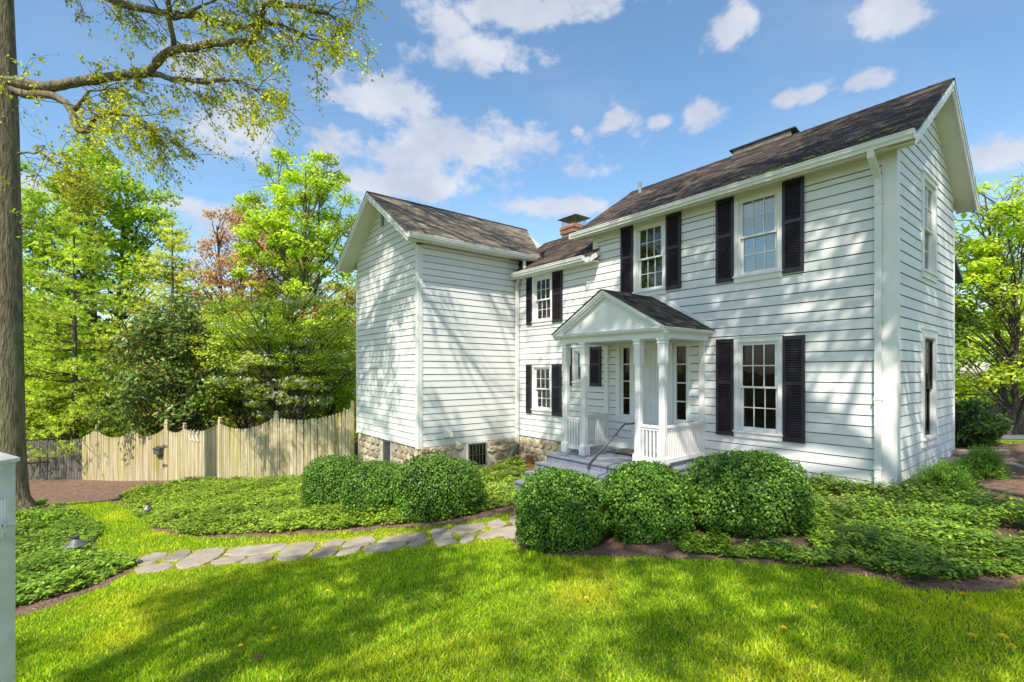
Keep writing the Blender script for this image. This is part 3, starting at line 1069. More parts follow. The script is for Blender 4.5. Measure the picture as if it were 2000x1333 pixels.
# main roof
ME, MZE = -0.37, 5.245
XR, XL = 0.335, -6.39
RY = 2.03
RT = MZE + (RY - ME) * RS
roof = MB()
slab(roof, [(XL, ME, MZE), (XR, ME, MZE), (XR, RY, RT), (XL, RY, RT)], 0.05)
slab(roof, [(XL, 2 * RY - ME, MZE), (XR, 2 * RY - ME, MZE), (XR, RY, RT), (XL, RY, RT)], 0.05)
MROOF = roof.build('main_roof', 'trim', HOUSE)
shingle_slope('shingles', (XL - 0.02, ME - 0.03, MZE + 0.006 - 0.02), (XR + 0.02, ME - 0.03, MZE - 0.014), (XL - 0.02, RY, RT + 0.006), (XR + 0.02, RY, RT + 0.006), MROOF, seed=3)
shingle_slope('shingles', (XL - 0.02, 2 * RY - ME + 0.03, MZE - 0.014), (XR + 0.02, 2 * RY - ME + 0.03, MZE - 0.014), (XL - 0.02, RY, RT + 0.006), (XR + 0.02, RY, RT + 0.006), MROOF, seed=4)


def ridge_caps(x0, x1, y, z, parent, along='x', slope=RS):
    rr = random.Random(5)
    mb = MB()
    s = x0
    while s < x1:
        w = 0.2
        e = min(s + w + 0.05, x1)
        for sg in (-1, 1):
            h = 0.016 + rr.uniform(0, 0.006)
            mb.tint = tuple(c * rr.uniform(0.5, 0.95) for c in SHING[0])
            if along == 'x':
                a = [(s, y, z + h), (e, y, z + h * 0.6), (e, y + sg * 0.13, z + h * 0.6 - 0.13 * slope), (s, y + sg * 0.13, z + h - 0.13 * slope)]
            else:
                a = [(y, s, z + h), (y, e, z + h * 0.6), (y + sg * 0.13, e, z + h * 0.6 - 0.13 * slope), (y + sg * 0.13, s, z + h - 0.13 * slope)]
            mb.hexa(a, [(p[0], p[1], p[2] - 0.012) for p in a])
        s += w
    tag(mb.build('ridge_caps', 'shingle', parent), kind='stuff')


ridge_caps(XL - 0.02, XR + 0.02, RY, RT + 0.008, MROOF)
# rake boards and soffits of the main gable
for sg in (1, -1):
    ye = RY - sg * (RY - ME)
    m = MB()
    for (xo, th, off) in ((XR - 0.001, 0.15, 0.045), (XR + 0.018, 0.075, 0.03)):
        m.hexa([(xo - 0.022, ye, MZE - off), (xo, ye, MZE - off), (xo, RY, RT - off), (xo - 0.022, RY, RT - off)],
               [(xo - 0.022, ye, MZE - off - th), (xo, ye, MZE - off - th), (xo, RY, RT - off - th), (xo - 0.022, RY, RT - off - th)])
    m.build('rake_board', 'trim', MROOF)
    m = MB()
    m.hexa([(0.0, ye, MZE - 0.12), (XR - 0.022, ye, MZE - 0.12), (XR - 0.022, RY, RT - 0.12), (0.0, RY, RT - 0.12)],
           [(0.0, ye, MZE - 0.135), (XR - 0.022, ye, MZE - 0.135), (XR - 0.022, RY, RT - 0.135), (0.0, RY, RT - 0.135)])
    m.build('soffit', 'soffit_paint', MROOF)
m = MB()
slab(m, [(XL, ME + 0.03, 5.165), (XR - 0.03, ME + 0.03, 5.165), (XR - 0.03, 0.0, 5.19), (XL, 0.0, 5.19)], 0.014)
m.build('soffit', 'soffit_paint', MROOF)
m = MB().box(XL, XR - 0.025, ME, ME + 0.024, 5.10, 5.235)
m.build('fascia', 'trim', MROOF)
g = MB()
prof = gutter_profile(0.0, 0.0)
g.extrude([(XL + 0.01, ME - 0.112 - p[0], 5.235 + p[1]) for p in prof], (XR - XL - 0.02, 0, 0))
GUT = g.build('gutter', 'gutter_paint', HOUSE)
for x in (XL + 0.004, XR - 0.014):
    MB().box(x, x + 0.006, ME - 0.125, ME - 0.002, 5.115, 5.236).build('end_cap', 'gutter_paint', GUT)
# left gable end of the main block above the lower roof
m = MB()
m.extrude([(-6.0, 0.0, 4.6), (-6.0, MD, 4.6), (-6.0, MD, 5.1), (-6.0, RY, RT - 0.12), (-6.0, 0.0, 5.1)], (0.02, 0, 0))
m.build('gable_end', 'siding', HOUSE)
# rear wall, so that the house is closed
MB().box(-8.9, 0.0, MD, MD + 0.03, -0.3, 5.0).build('rear_wall', 'siding', HOUSE)

# link roof (lower, between main block and wing)
LE, LZE, LS = -0.30, 4.665, 0.64
LRT = LZE + (RY - LE) * LS
m = MB()
slab(m, [(-10.0, LE, LZE), (-5.99, LE, LZE), (-5.99, RY, LRT), (-10.0, RY, LRT)], 0.05)
slab(m, [(-10.0, 2 * RY - LE, LZE), (-5.99, 2 * RY - LE, LZE), (-5.99, RY, LRT), (-10.0, RY, LRT)], 0.05)
LROOF = m.build('link_roof', 'trim', HOUSE)
shingle_slope('shingles', (-8.95, LE - 0.03, LZE - 0.014), (-5.80, LE - 0.03, LZE - 0.014), (-8.95, RY, LRT + 0.006), (-5.80, RY, LRT + 0.006), LROOF, seed=8)
shingle_slope('shingles', (-10.0, 0.5, LZE + 0.8 * LS + 0.006), (-8.95, 0.5, LZE + 0.8 * LS + 0.006), (-10.0, RY, LRT + 0.006), (-8.95, RY, LRT + 0.006), LROOF, seed=9)
ridge_caps(-10.0, -6.0, RY, LRT + 0.008, LROOF, slope=LS)
MB().box(-8.93, -5.80, LE, LE + 0.024, 4.50, 4.655).build('fascia', 'trim', LROOF)
m = MB()
slab(m, [(-8.93, LE + 0.02, 4.53), (-5.80, LE + 0.02, 4.53), (-5.80, 0, 4.53), (-8.93, 0, 4.53)], 0.014)
m.build('soffit', 'soffit_paint', LROOF)
# rake end return of the link eave, right of the corner
m = MB()
m.hexa([(-5.80, LE - 0.01, LZE - 0.03), (-5.775, LE - 0.01, LZE - 0.03), (-5.775, 0.0, LZE + 0.3 * LS - 0.03), (-5.80, 0.0, LZE + 0.3 * LS - 0.03)],
       [(-5.80, LE - 0.01, LZE - 0.15), (-5.775, LE - 0.01, LZE - 0.15), (-5.775, 0.0, LZE + 0.3 * LS - 0.15), (-5.80, 0.0, LZE + 0.3 * LS - 0.15)])
m.build('rake_board', 'trim', LROOF)
g = MB()
g.extrude([(-8.80, LE - 0.112 - p[0], 4.655 + p[1]) for p in prof], (2.78, 0, 0))
GL = g.build('gutter', 'gutter_paint', HOUSE)
for x in (-8.806, -6.02):
    MB().box(x, x + 0.006, LE - 0.125, LE - 0.002, 4.535, 4.656).build('end_cap', 'gutter_paint', GL)

# wing roof
WEX = 2.46                   # half width of the roof
WZE = 5.20
WRT = WZE + WEX * WRS
Y0, Y1 = -3.78, 2.06
m = MB()
for sg in (1, -1):
    slab(m, [(WCX + sg * WEX, Y0, WZE), (WCX + sg * WEX, Y1 if sg < 0 else 0.62, WZE), (WCX, Y1, WRT), (WCX, Y0, WRT)], 0.05)
WROOF = m.build('wing_roof', 'trim', HOUSE)
WPAL = [(0.16, 0.132, 0.10), (0.20, 0.168, 0.13), (0.125, 0.10, 0.08), (0.24, 0.20, 0.15), (0.175, 0.143, 0.11)]
shingle_slope('shingles', (WCX + WEX + 0.03, Y0 - 0.02, WZE - 0.014), (WCX + WEX + 0.03, 0.60, WZE - 0.014), (WCX, Y0 - 0.02, WRT + 0.006), (WCX, Y1, WRT + 0.006), WROOF, pal=WPAL, seed=11)
shingle_slope('shingles', (WCX - WEX - 0.03, Y0 - 0.02, WZE - 0.014), (WCX - WEX - 0.03, Y1, WZE - 0.014), (WCX, Y0 - 0.02, WRT + 0.006), (WCX, Y1, WRT + 0.006), WROOF, pal=WPAL, seed=12)
ridge_caps(Y0 - 0.02, Y1, WCX, WRT + 0.008, WROOF, along='y', slope=WRS)
for sg in (1, -1):
    xe = WCX + sg * WEX
    m = MB()
    for (yo, th, off) in ((Y0 + 0.001, 0.16, 0.045), (Y0 - 0.018, 0.08, 0.03)):
        m.hexa([(xe, yo, WZE - off), (xe, yo + 0.022, WZE - off), (WCX, yo + 0.022, WRT - off), (WCX, yo, WRT - off)],
               [(xe, yo, WZE - off - th), (xe, yo + 0.022, WZE - off - th), (WCX, yo + 0.022, WRT - off - th), (WCX, yo, WRT - off - th)])
    m.build('rake_board', 'trim', WROOF)
    m = MB()
    m.hexa([(xe, -3.27, WZE - 0.13), (xe, Y0 + 0.022, WZE - 0.13), (WCX, Y0 + 0.022, WRT - 0.13), (WCX, -3.27, WRT - 0.13)],
           [(xe, -3.27, WZE - 0.145), (xe, Y0 + 0.022, WZE - 0.145), (WCX, Y0 + 0.022, WRT - 0.145), (WCX, -3.27, WRT - 0.145)])
    m.build('soffit', 'soffit_paint', WROOF)
m = MB()
slab(m, [(-8.97, Y0 + 0.03, 5.12), (WCX + WEX - 0.02, Y0 + 0.03, 5.11), (WCX + WEX - 0.02, 0.5, 5.11), (-8.97, 0.5, 5.12)], 0.014)
m.build('soffit', 'soffit_paint', WROOF)
MB().box(WCX + WEX - 0.024, WCX + WEX, Y0 + 0.025, 0.55, 5.05, 5.19).build('fascia', 'trim', WROOF)
g = MB()
g.extrude([(WCX + WEX + 0.112 + p[0], Y0 + 0.01, 5.19 + p[1]) for p in prof], (0, 4.35, 0))
GW = g.build('gutter', 'gutter_paint', HOUSE)
for y in (Y0 + 0.004, Y0 + 4.36):
    MB().box(WCX + WEX + 0.002, WCX + WEX + 0.125, y, y + 0.006, 5.07, 5.192).build('end_cap', 'gutter_paint', GW)
# left wing wall (hidden side, closes the volume)
MB().box(-13.1, -13.07, -3.25, 2.0, -1.9, 5.0).build('wing_rear_wall', 'siding', HOUSE)
m = MB()
m.extrude([(-13.07, 2.0, -0.5), (-9.0, 2.0, -0.5), (-9.0, 2.0, 5.1), (WCX, 2.0, WRT - 0.08), (-13.07, 2.0, 5.1)], (0, 0.03, 0))
m.build('wing_rear_wall', 'siding', HOUSE)
# leaf litter caught in the valley
m = MB()
rr = random.Random(4)
for i in range(60):
    y = 0.35 + 0.55 * rr.random()
    x = WCX + (WRT - (LZE + (y + 0.3) * LS)) / WRS + rr.uniform(-0.1, 0.16)
    z = LZE + (y + 0.3) * LS + rr.uniform(0.02, 0.05)
    s = rr.uniform(0.02, 0.05)
    m.add([(x - s, y, z), (x, y - s, z + 0.01), (x + s, y, z + 0.015), (x, y + s, z + 0.03)], [(0, 1, 2, 3)])
tag(m.build('leaf_litter', 'dry_leaf', LROOF), kind='stuff')

# moss and lichen near the main eave
for nm, mt, spots in (('moss', 'moss_clump', ((-2.0, 0.03, 0.16), (-1.62, 0.06, 0.14), (-1.5, 0.10, 0.12), (-1.15, 0.10, 0.09), (-0.4, 0.2, 0.06), (-0.1, 0.3, 0.05), (-1.72, 0.02, 0.1))),
                      ('lichen', 'lichen_dark', ((-1.9, 0.12, 0.2), (-1.3, 0.2, 0.22), (-0.9, 0.3, 0.18), (-0.7, 0.12, 0.22), (-0.3, 0.25, 0.2), (0.0, 0.22, 0.2), (-1.05, 0.42, 0.15), (-2.3, 0.1, 0.12), (-0.5, 0.34, 0.2)))):
    m = MB()
    for (x, t, r) in spots:
        for k in range(16):
            a, q = rr.uniform(0, 6.28), r * math.sqrt(rr.random())
            px, py = x + q * math.cos(a) * 1.5, ME + t + 0.12 + q * math.sin(a) * 0.5
            pz = MZE + (py - ME) * RS + 0.008
            s = rr.uniform(0.012, 0.035)
            m.lathe([(s, 0), (s * 0.85, s * 0.4), (s * 0.4, s * 0.7), (0.001, s * 0.78)], (px, py, pz), n=6)
    tag(m.build(nm, mt, MROOF), kind='stuff')

# vent pipe, roof hatch, chimney
m = MB().tube([(-5.82, 1.6, 6.5), (-5.82, 1.6, 6.86)], 0.045, 12)
m.build('vent_pipe', 'pipe_metal', HOUSE, smooth=False)
m = MB()
m.hexa([(-3.62, 2.25, 6.85), (-2.30, 2.25, 6.85), (-2.30, 3.0, 6.75), (-3.62, 3.0, 6.75)], [(-3.62, 2.25, 6.6), (-2.30, 2.25, 6.6), (-2.30, 3.0, 6.1), (-3.62, 3.0, 6.1)])
HT = m.build('roof_hatch', 'cap_metal', HOUSE)
m = MB()
m.hexa([(-3.68, 2.16, 7.11), (-2.22, 2.16, 7.11), (-2.22, 3.05, 6.96), (-3.68, 3.05, 6.96)], [(-3.68, 2.16, 7.085), (-2.22, 2.16, 7.085), (-2.22, 3.05, 6.935), (-3.68, 3.05, 6.935)])
m.build('hatch_lid', 'iron', HT)
m = MB()
m.box(-3.60, -2.32, 2.20, 2.22, 6.85, 7.09)
m.build('curb', 'cap_metal', HT)
CX0, CX1, CY0, CY1 = -9.42, -8.84, 2.24, 2.80
ch = empty('chimney', parent=HOUSE)
MB().box(CX0 + 0.012, CX1 - 0.012, CY0 + 0.012, CY1 - 0.012, 5.6, 6.60).build('flue_core', 'mortar', ch)
bm_ = MB()
rr = random.Random(9)
z = 5.75
row = 0
while z < 6.62:
    bulge = 0.0 if z < 6.36 else (0.035 if z < 6.44 or z > 6.55 else 0.06)
    x0, x1, y0, y1 = CX0 - bulge, CX1 + bulge, CY0 - bulge, CY1 + bulge
    for face in range(4):
        ln = (x1 - x0) if face % 2 == 0 else (y1 - y0)
        s = -0.1 * (row % 2)
        while s < ln - 0.01:
            a, b = max(0, s) + 0.005, min(ln, s + 0.2) - 0.005
            s += 0.2
            if b - a < 0.02: continue
            g_ = rr.uniform(0.7, 1.3)
            bm_.tint = (0.34 * g_, 0.185 * g_, 0.125 * g_)
            if face == 0: bm_.box(x0 + a, x0 + b, y0, y0 + 0.09, z, z + 0.058)
            elif face == 2: bm_.box(x0 + a, x0 + b, y1 - 0.09, y1, z, z + 0.058)
            elif face == 1: bm_.box(x1 - 0.09, x1 + 0.001, y0 + a, y0 + b, z, z + 0.0575)
            else: bm_.box(x0 - 0.001, x0 + 0.09, y0 + a, y0 + b, z, z + 0.0575)
    z += 0.068
    row += 1
tag(bm_.build('bricks', 'brickwork', ch), kind='stuff')
m = MB()
cx, cy = (CX0 + CX1) / 2, (CY0 + CY1) / 2
q = 0.44
m.add([(cx - q, cy - q * .85, 6.87), (cx + q, cy - q * .85, 6.87), (cx + q, cy + q * .85, 6.87), (cx - q, cy + q * .85, 6.87), (cx, cy, 7.02)],
      [(0, 1, 4), (1, 2, 4), (2, 3, 4), (3, 0, 4), (3, 2, 1, 0)])
m.build('chimney_cap', 'cap_metal', ch)
m = MB()
for i in range(11):
    x = cx - 0.3 + 0.06 * i
    for y in (cy - 0.26, cy + 0.26):
        m.box(x - 0.003, x + 0.003, y - 0.003, y + 0.003, 6.66, 6.875)
for i in range(9):
    y = cy - 0.24 + 0.06 * i
    for x in (cx - 0.3, cx + 0.3):
        m.box(x - 0.003, x + 0.003, y - 0.003, y + 0.003, 6.66, 6.875)
m.build('spark_screen', 'cap_metal', ch)

# gable vent
m = MB()
fbox(m, WG, -11.26, -10.88, 6.39, 6.43, -0.05, 0.05)
fbox(m, WG, -11.26, -10.88, 5.94, 5.98, -0.05, 0.05)
fbox(m, WG, -11.26, -11.22, 5.98, 6.39, -0.05, 0.05)
fbox(m, WG, -10.92, -10.88, 5.98, 6.39, -0.05, 0.05)
V_ = m.build('gable_vent', 'trim', HOUSE)
for i in range(7):
    z = 6.01 + i * 0.055
    m = MB().hexa([fp(WG, -11.22, 0.035, z), fp(WG, -10.92, 0.035, z), fp(WG, -10.92, 0.035, z + 0.008), fp(WG, -11.22, 0.035, z + 0.008)],
                  [fp(WG, -11.22, -0.03, z + 0.035), fp(WG, -10.92, -0.03, z + 0.035), fp(WG, -10.92, -0.03, z + 0.043), fp(WG, -11.22, -0.03, z + 0.043)])
    m.build('slat', 'trim', V_)
m = MB()
fbox(m, WG, -11.22, -10.92, 5.98, 6.39, -0.06, -0.05)
m.build('backing', 'room_dark', V_)

# downspouts
def downspout(path, w=0.085, d=0.06, mat='gutter_paint'):
    """rectangular pipe through local points"""
    m = MB()
    P = [Vector(p) for p in path]
    rings = []
    for i, p in enumerate(P):
        t = (P[min(i + 1, len(P) - 1)] - P[max(0, i - 1)]).normalized()
        sx = SPX
        n_ = t.cross(sx).normalized()
        rings.append([p + sx * w / 2 + n_ * d / 2, p - sx * w / 2 + n_ * d / 2, p - sx * w / 2 - n_ * d / 2, p + sx * w / 2 - n_ * d / 2])
    vs = [v for r in rings for v in r]
    fs = [(0, 1, 2, 3), tuple(4 * (len(P) - 1) + k for k in (3, 2, 1, 0))]
    for i in range(len(P) - 1):
        for k in range(4):
            fs.append((4 * i + k, 4 * i + (k + 1) % 4, 4 * i + 4 + (k + 1) % 4, 4 * i + 4 + k))
    m.add(vs, fs)
    return m


SPX = Vector((1, 0, 0))
ds = downspout([(-0.19, ME - 0.06, 5.13), (-0.19, ME - 0.05, 5.03), (-0.19, -0.26, 4.93), (-0.19, -0.10, 4.80), (-0.19, -0.075, 4.70), (-0.19, -0.075, 0.10), (-0.19, -0.10, 0.0), (-0.19, -0.28, -0.09)])
DS = ds.build('downspout', 'gutter_paint', HOUSE)
for z in (4.40, 2.6, 1.4, 0.35):
    MB().box(-0.245, -0.135, -0.112, -0.03, z, z + 0.03).build('strap', 'gutter_paint', DS)
SPX = Vector((0, 1, 0))
ds = downspout([(-8.80, -0.12, 4.56), (-8.80, -0.115, 4.50), (-8.86, -0.11, 4.40), (-8.885, -0.11, 4.30), (-8.885, -0.11, -0.22), (-8.87, -0.11, -0.30)], w=0.085, d=0.07)
DS = ds.build('downspout', 'gutter_paint', HOUSE)
for z in (3.2, 1.6, 0.2):
    MB().box(-8.935, -8.84, -0.165, -0.055, z, z + 0.03).build('strap', 'gutter_paint', DS)
MB().box(-8.64, -8.58, -0.10, -0.03, 4.70, 5.10).build('downspout', 'gutter_paint', HOUSE)
# corrugated extension
pts, rad = [], []
for i in range(60):
    t = i / 59
    pts.append((-8.87 + 0.25 * t * t + 0.15 * t, -0.11 - 0.75 * t, -0.27 - 0.62 * t))
    rad.append(0.052 + 0.007 * math.sin(i * 2.1))
MB().tube(pts, rad, 10).build('downspout_extension', 'corrugated', DS)

# dryer vent hood
m = MB()
m.hexa([(-8.93, -2.53, 0.28), (-8.93, -2.35, 0.28), (-8.83, -2.35, 0.25), (-8.83, -2.53, 0.25)], [(-8.93, -2.53, 0.12), (-8.93, -2.35, 0.12), (-8.80, -2.35, 0.12), (-8.80, -2.53, 0.12)])
MB().hexa([(-8.96, -2.55, 0.30), (-8.96, -2.33, 0.30), (-8.93, -2.33, 0.30), (-8.93, -2.55, 0.30)], [(-8.96, -2.55, 0.10), (-8.96, -2.33, 0.10), (-8.93, -2.33, 0.10), (-8.93, -2.55, 0.10)]).build('vent_flange', 'trim', m.build('vent_hood', 'trim', HOUSE))

# ---- foundation with separate stones
FND = empty('foundation', parent=HOUSE)
m = MB()
m.box(-8.99, -8.95, -3.24, 0.2, -1.9, -0.10)
m.box(-13.06, -8.99, -3.24, -3.20, -2.3, -0.10)
m.box(-8.95, -5.6, 0.0, 0.04, -1.6, -0.05)
m.build('mortar_wall', 'mortar', FND)
m = MB()
m.box(-5.6, 0.0, 0.0, 0.04, -0.9, -0.035)
m.box(-0.02, 0.02, 0.04, MD, -0.9, -0.035)
m.build('footing', 'stucco', FND)


def stones(F, s0, s1, z0, z1, holes, seed, d=0.0):
    rr = random.Random(seed)
    z = z1
    while z > z0:
        h = rr.uniform(0.14, 0.27)
        s = s0 - rr.uniform(0, 0.15)
        while s < s1:
            w = rr.uniform(0.18, 0.48)
            a, b, c, e = max(s, s0) + 0.008, min(s + w, s1) - 0.008, z - h + 0.008, z - 0.008
            s += w
            if b - a < 0.06: continue
            if any(a < o[1] and b > o[0] and c < o[3] and e > o[2] for o in holes): continue
            nn = 8
            cx, cz = (a + b) / 2, (c + e) / 2
            ring = []
            for k in range(nn):
                t = 2 * math.pi * (k + 0.5) / nn
                ux, uz = math.cos(t), math.sin(t)
                k_ = 1 / max(abs(ux), abs(uz)) ** 0.75
                ring.append((cx + ux * k_ * (b - a) / 2 * rr.uniform(0.84, 1.03), min(cz + uz * k_ * (e - c) / 2 * rr.uniform(0.84, 1.03), z1 - 0.004)))
            pr = rr.uniform(0.018, 0.05)
            vs = [fp(F, p[0], d, p[1]) for p in ring] + [fp(F, p[0], d + pr * 0.7, p[1]) for p in ring]
            vs += [fp(F, cx + (p[0] - cx) * 0.8, d + pr * rr.uniform(0.85, 1.2), cz + (p[1] - cz) * 0.8) for p in ring]
            fs = []
            for L_ in (0, nn):
                for k in range(nn):
                    k2 = (k + 1) % nn
                    fs.append((L_ + k, L_ + k2, L_ + nn + k2, L_ + nn + k))
            fs.append(tuple(range(2 * nn, 3 * nn)))
            mb = MB().add(vs, fs)
            mb.build('stone', 'stone', FND)
        z -= h


BW1 = (-1.83, -1.15, -0.80, -0.115)
BW2 = (-11.14, -10.62, -0.75, -0.115)
stones(('x', -8.95), -3.24, 0.0, -1.05, -0.105, [BW1], 21)
stones(('y', -3.24), -13.02, -8.99, -1.25, -0.105, [BW2], 22)
stones(('y', 0.0), -8.93, -7.3, -1.0, -0.06, [], 23)
# brick course and rendered patch beside the steps
m = MB()
rr = random.Random(2)
m.tint = (0.30, 0.10, 0.07)
for i in range(9):
    g_ = rr.uniform(0.7, 1.2)
    m.tint = (0.30 * g_, 0.11 * g_, 0.08 * g_)
    m.box(-7.28 + i * 0.19, -7.28 + i * 0.19 + 0.18, -0.02, 0.0, -0.115, -0.055)
tag(m.build('brick_course', 'brickwork', FND), kind='stuff')
MB().box(-7.28, -5.6, -0.012, 0.0, -1.4, -0.125).build('rendered_patch', 'stucco', FND)


def basement_window(F, o, n):
    m = MB()
    fbox(m, F, o[0], o[0] + 0.05, o[2], o[3], -0.06, 0.012)
    fbox(m, F, o[1] - 0.05, o[1], o[2], o[3], -0.06, 0.012)
    fbox(m, F, o[0] + 0.05, o[1] - 0.05, o[3] - 0.03, o[3], -0.06, 0.011)
    fbox(m, F, o[0] + 0.05, o[1] - 0.05, o[2], o[2] + 0.05, -0.06, 0.011)
    w = m.build('basement_window', 'trim', FND)
    g = MB()
    fbox(g, F, o[0] + 0.05, o[1] - 0.05, o[2] + 0.05, o[3] - 0.03, 0.004, 0.007)
    g.build('pane', 'glass', w)
    m = MB()
    for i in range(n):
        s = o[0] + 0.07 + (o[1] - o[0] - 0.14) * i / (n - 1)
        fbox(m, F, s - 0.009, s + 0.009, o[2] + 0.02, o[3] - 0.01, 0.030, 0.046)
    for z in (o[3] - 0.05, (o[2] + o[3]) / 2, o[2] + 0.06):
        fbox(m, F, o[0] + 0.02, o[1] - 0.02, z - 0.008, z + 0.008, 0.046, 0.058)
    m.build('security_bars', 'lamp_metal', w)


basement_window(('x', -8.945), BW1, 6)
basement_window(('y', -3.245), BW2, 7)

# rear addition seen past the gable corner
m = MB()
m.box(-4.5, -0.28, MD + 0.03, 5.0, -0.3, 3.8)
RA = m.build('rear_addition', 'siding', HOUSE)
m = MB()
slab(m, [(-4.8, MD + 0.05, 4.35), (0.0, MD + 0.05, 4.35), (0.0, 5.2, 3.86), (-4.8, 5.2, 3.86)], 0.09)
m.build('lean_to_roof', 'iron', RA)
for k in range(22):
    zz = -0.03 + k * EXP
    MB().hexa([(-0.25, MD + 0.03, zz), (-0.25, 5.0, zz), (-0.27, 5.0, zz + EXP), (-0.27, MD + 0.03, zz + EXP)], [(-0.30, MD + 0.03, zz), (-0.30, 5.0, zz), (-0.30, 5.0, zz + EXP), (-0.30, MD + 0.03, zz + EXP)]).build('clapboard', 'siding', RA)

# ------------------------------------------------------------------ porch
PZ = 0.06                    # porch floor level
PORCH = empty('porch', parent=HOUSE)
PX0, PX1, PYF = -5.63, -2.93, -1.93
# floor boards
nbd = 16
for i in range(nbd):
    y0 = PYF + 0.0 + (0.0 - PYF) * i / nbd
    y1 = PYF + (0.0 - PYF) * (i + 1) / nbd
    MB().box(PX0 - 0.02, PX1 + 0.02, y0 - (0.03 if i == 0 else 0) + 0.0015, y1 - 0.0015, PZ - 0.035, PZ).build('floor_board', 'porch_paint', PORCH)
m = MB()
m.box(PX0, PX1, PYF, PYF + 0.03, -0.14, PZ - 0.037)
m.box(PX1 - 0.03, PX1, PYF + 0.03, 0, -0.75, PZ - 0.037)
m.box(PX0, PX0 + 0.03, PYF + 0.03, 0, -0.75, PZ - 0.037)
m.build('skirt', 'porch_paint', PORCH)
# steps
STY = [-2.24, -2.53, -2.82]
STZ = [-0.09, -0.25, -0.41]
prev = PYF
for y, z in zip(STY, STZ):
    m = MB()
    m.box(PX0 - 0.015, -3.05, y - 0.025, prev, z - 0.035, z)
    st = m.build('step', 'porch_paint', PORCH)
    MB().box(PX0, -3.065, y, y + 0.03, z - 0.20, z - 0.036).build('riser', 'porch_paint', PORCH)
    prev = y
m = MB()
m.extrude([(PX0 + 0.01, PYF, 0.0), (PX0 + 0.01, PYF, -0.8), (PX0 + 0.01, -2.79, -0.8), (PX0 + 0.01, -2.79, -0.45), (PX0 + 0.01, -2.50, -0.45), (PX0 + 0.01, -2.50, -0.29),
           (PX0 + 0.01, -2.21, -0.29), (PX0 + 0.01, -2.21, -0.13), (PX0 + 0.01, PYF, -0.13)], (0.03, 0, 0))
m.extrude([(-3.08, PYF, 0.0), (-3.08, PYF, -0.8), (-3.08, -2.79, -0.8), (-3.08, -2.79, -0.45), (-3.08, -2.50, -0.45), (-3.08, -2.50, -0.29),
           (-3.08, -2.21, -0.29), (-3.08, -2.21, -0.13), (-3.08, PYF, -0.13)], (-0.03, 0, 0))
m.build('stringer', 'porch_paint', PORCH)
# columns
ENT0, ENT1 = 2.45, 2.56
CY = -1.43


def chamfer_ring(cx, cy, h, c, z):
    return [(cx - h + c, cy - h, z), (cx + h - c, cy - h, z), (cx + h, cy - h + c, z), (cx + h, cy + h - c, z), (cx + h - c, cy + h, z), (cx - h + c, cy + h, z), (cx - h, cy + h - c, z), (cx - h, cy - h + c, z)]


def column_mesh(cx, cy):
    m = MB()
    prof = [(0.085, 0.002, PZ), (0.085, 0.002, PZ + 0.19), (0.080, 0.004, PZ + 0.205), (0.064, 0.010, PZ + 0.225), (0.064, 0.012, PZ + 0.50), (0.062, 0.020, PZ + 0.56), (0.060, 0.020, 1.93), (0.062, 0.010, 1.97),
            (0.070, 0.004, 1.99), (0.070, 0.004, 2.34), (0.080, 0.004, 2.355), (0.080, 0.004, 2.375), (0.072, 0.004, 2.385), (0.074, 0.004, 2.405), (0.092, 0.004, 2.42), (0.092, 0.004, 2.45)]
    rings = [chamfer_ring(cx, cy, h, c, z) for h, c, z in prof]
    vs = [v for r in rings for v in r]
    fs = []
    for i in range(len(rings) - 1):
        for k in range(8):
            k2 = (k + 1) % 8
            fs.append((8 * i + k, 8 * i + k2, 8 * i + 8 + k2, 8 * i + 8 + k))
    fs.append(tuple(range(8 * (len(rings) - 1), 8 * len(rings))))
    m.add(vs, fs)
    return m


COLX = (-5.54, -5.00, -3.60, -3.07)
for cx_ in COLX:
    column_mesh(cx_, CY).build('column', 'trim', PORCH)
for cx_ in (-5.565, -3.10):
    m = MB()
    m.box(cx_ - 0.055, cx_ + 0.055, -0.075, 0.02, PZ, 2.45)
    m.box(cx_ - 0.075, cx_ + 0.075, -0.095, 0.02, PZ, PZ + 0.2)
    m.box(cx_ - 0.07, cx_ + 0.07, -0.09, 0.02, 2.36, 2.45)
    m.build('pilaster', 'trim', PORCH)


def railing(p, q):
    """top rail, bottom rail and balusters between two plan points"""
    p, q = Vector((*p, 0)), Vector((*q, 0))
    d = (q - p).normalized()
    n = Vector((-d.y, d.x, 0))
    r = empty('railing', parent=PORCH)

    def bar(w, z0, z1, name):
        a = [p + n * w, p - n * w, q - n * w, q + n * w]
        MB().hexa([v + Vector((0, 0, z0)) for v in a], [v + Vector((0, 0, z1)) for v in a]).build(name, 'trim', PORCH)
    bar(0.038, 0.795, 0.84, 'top_rail')
    bar(0.022, 0.745, 0.794, 'top_rail')
    bar(0.028, 0.155, 0.235, 'bottom_rail')
    L_ = (q - p).length
    k = max(2, int(round(L_ / 0.082)))
    for i in range(k):
        c = p + d * L_ * (i + 0.5) / k
        h = 0.0165
        MB().box(c.x - h, c.x + h, c.y - h, c.y + h, 0.235, 0.746).build('baluster', 'trim', PORCH)
    bpy.data.objects.remove(r)


railing((COLX[0] + 0.065, CY), (COLX[1] - 0.065, CY))
railing((COLX[2] + 0.065, CY), (COLX[3] - 0.065, CY))
railing((COLX[0], CY + 0.065), (-5.56, -0.08))
railing((COLX[3], CY + 0.065), (-3.09, -0.08))
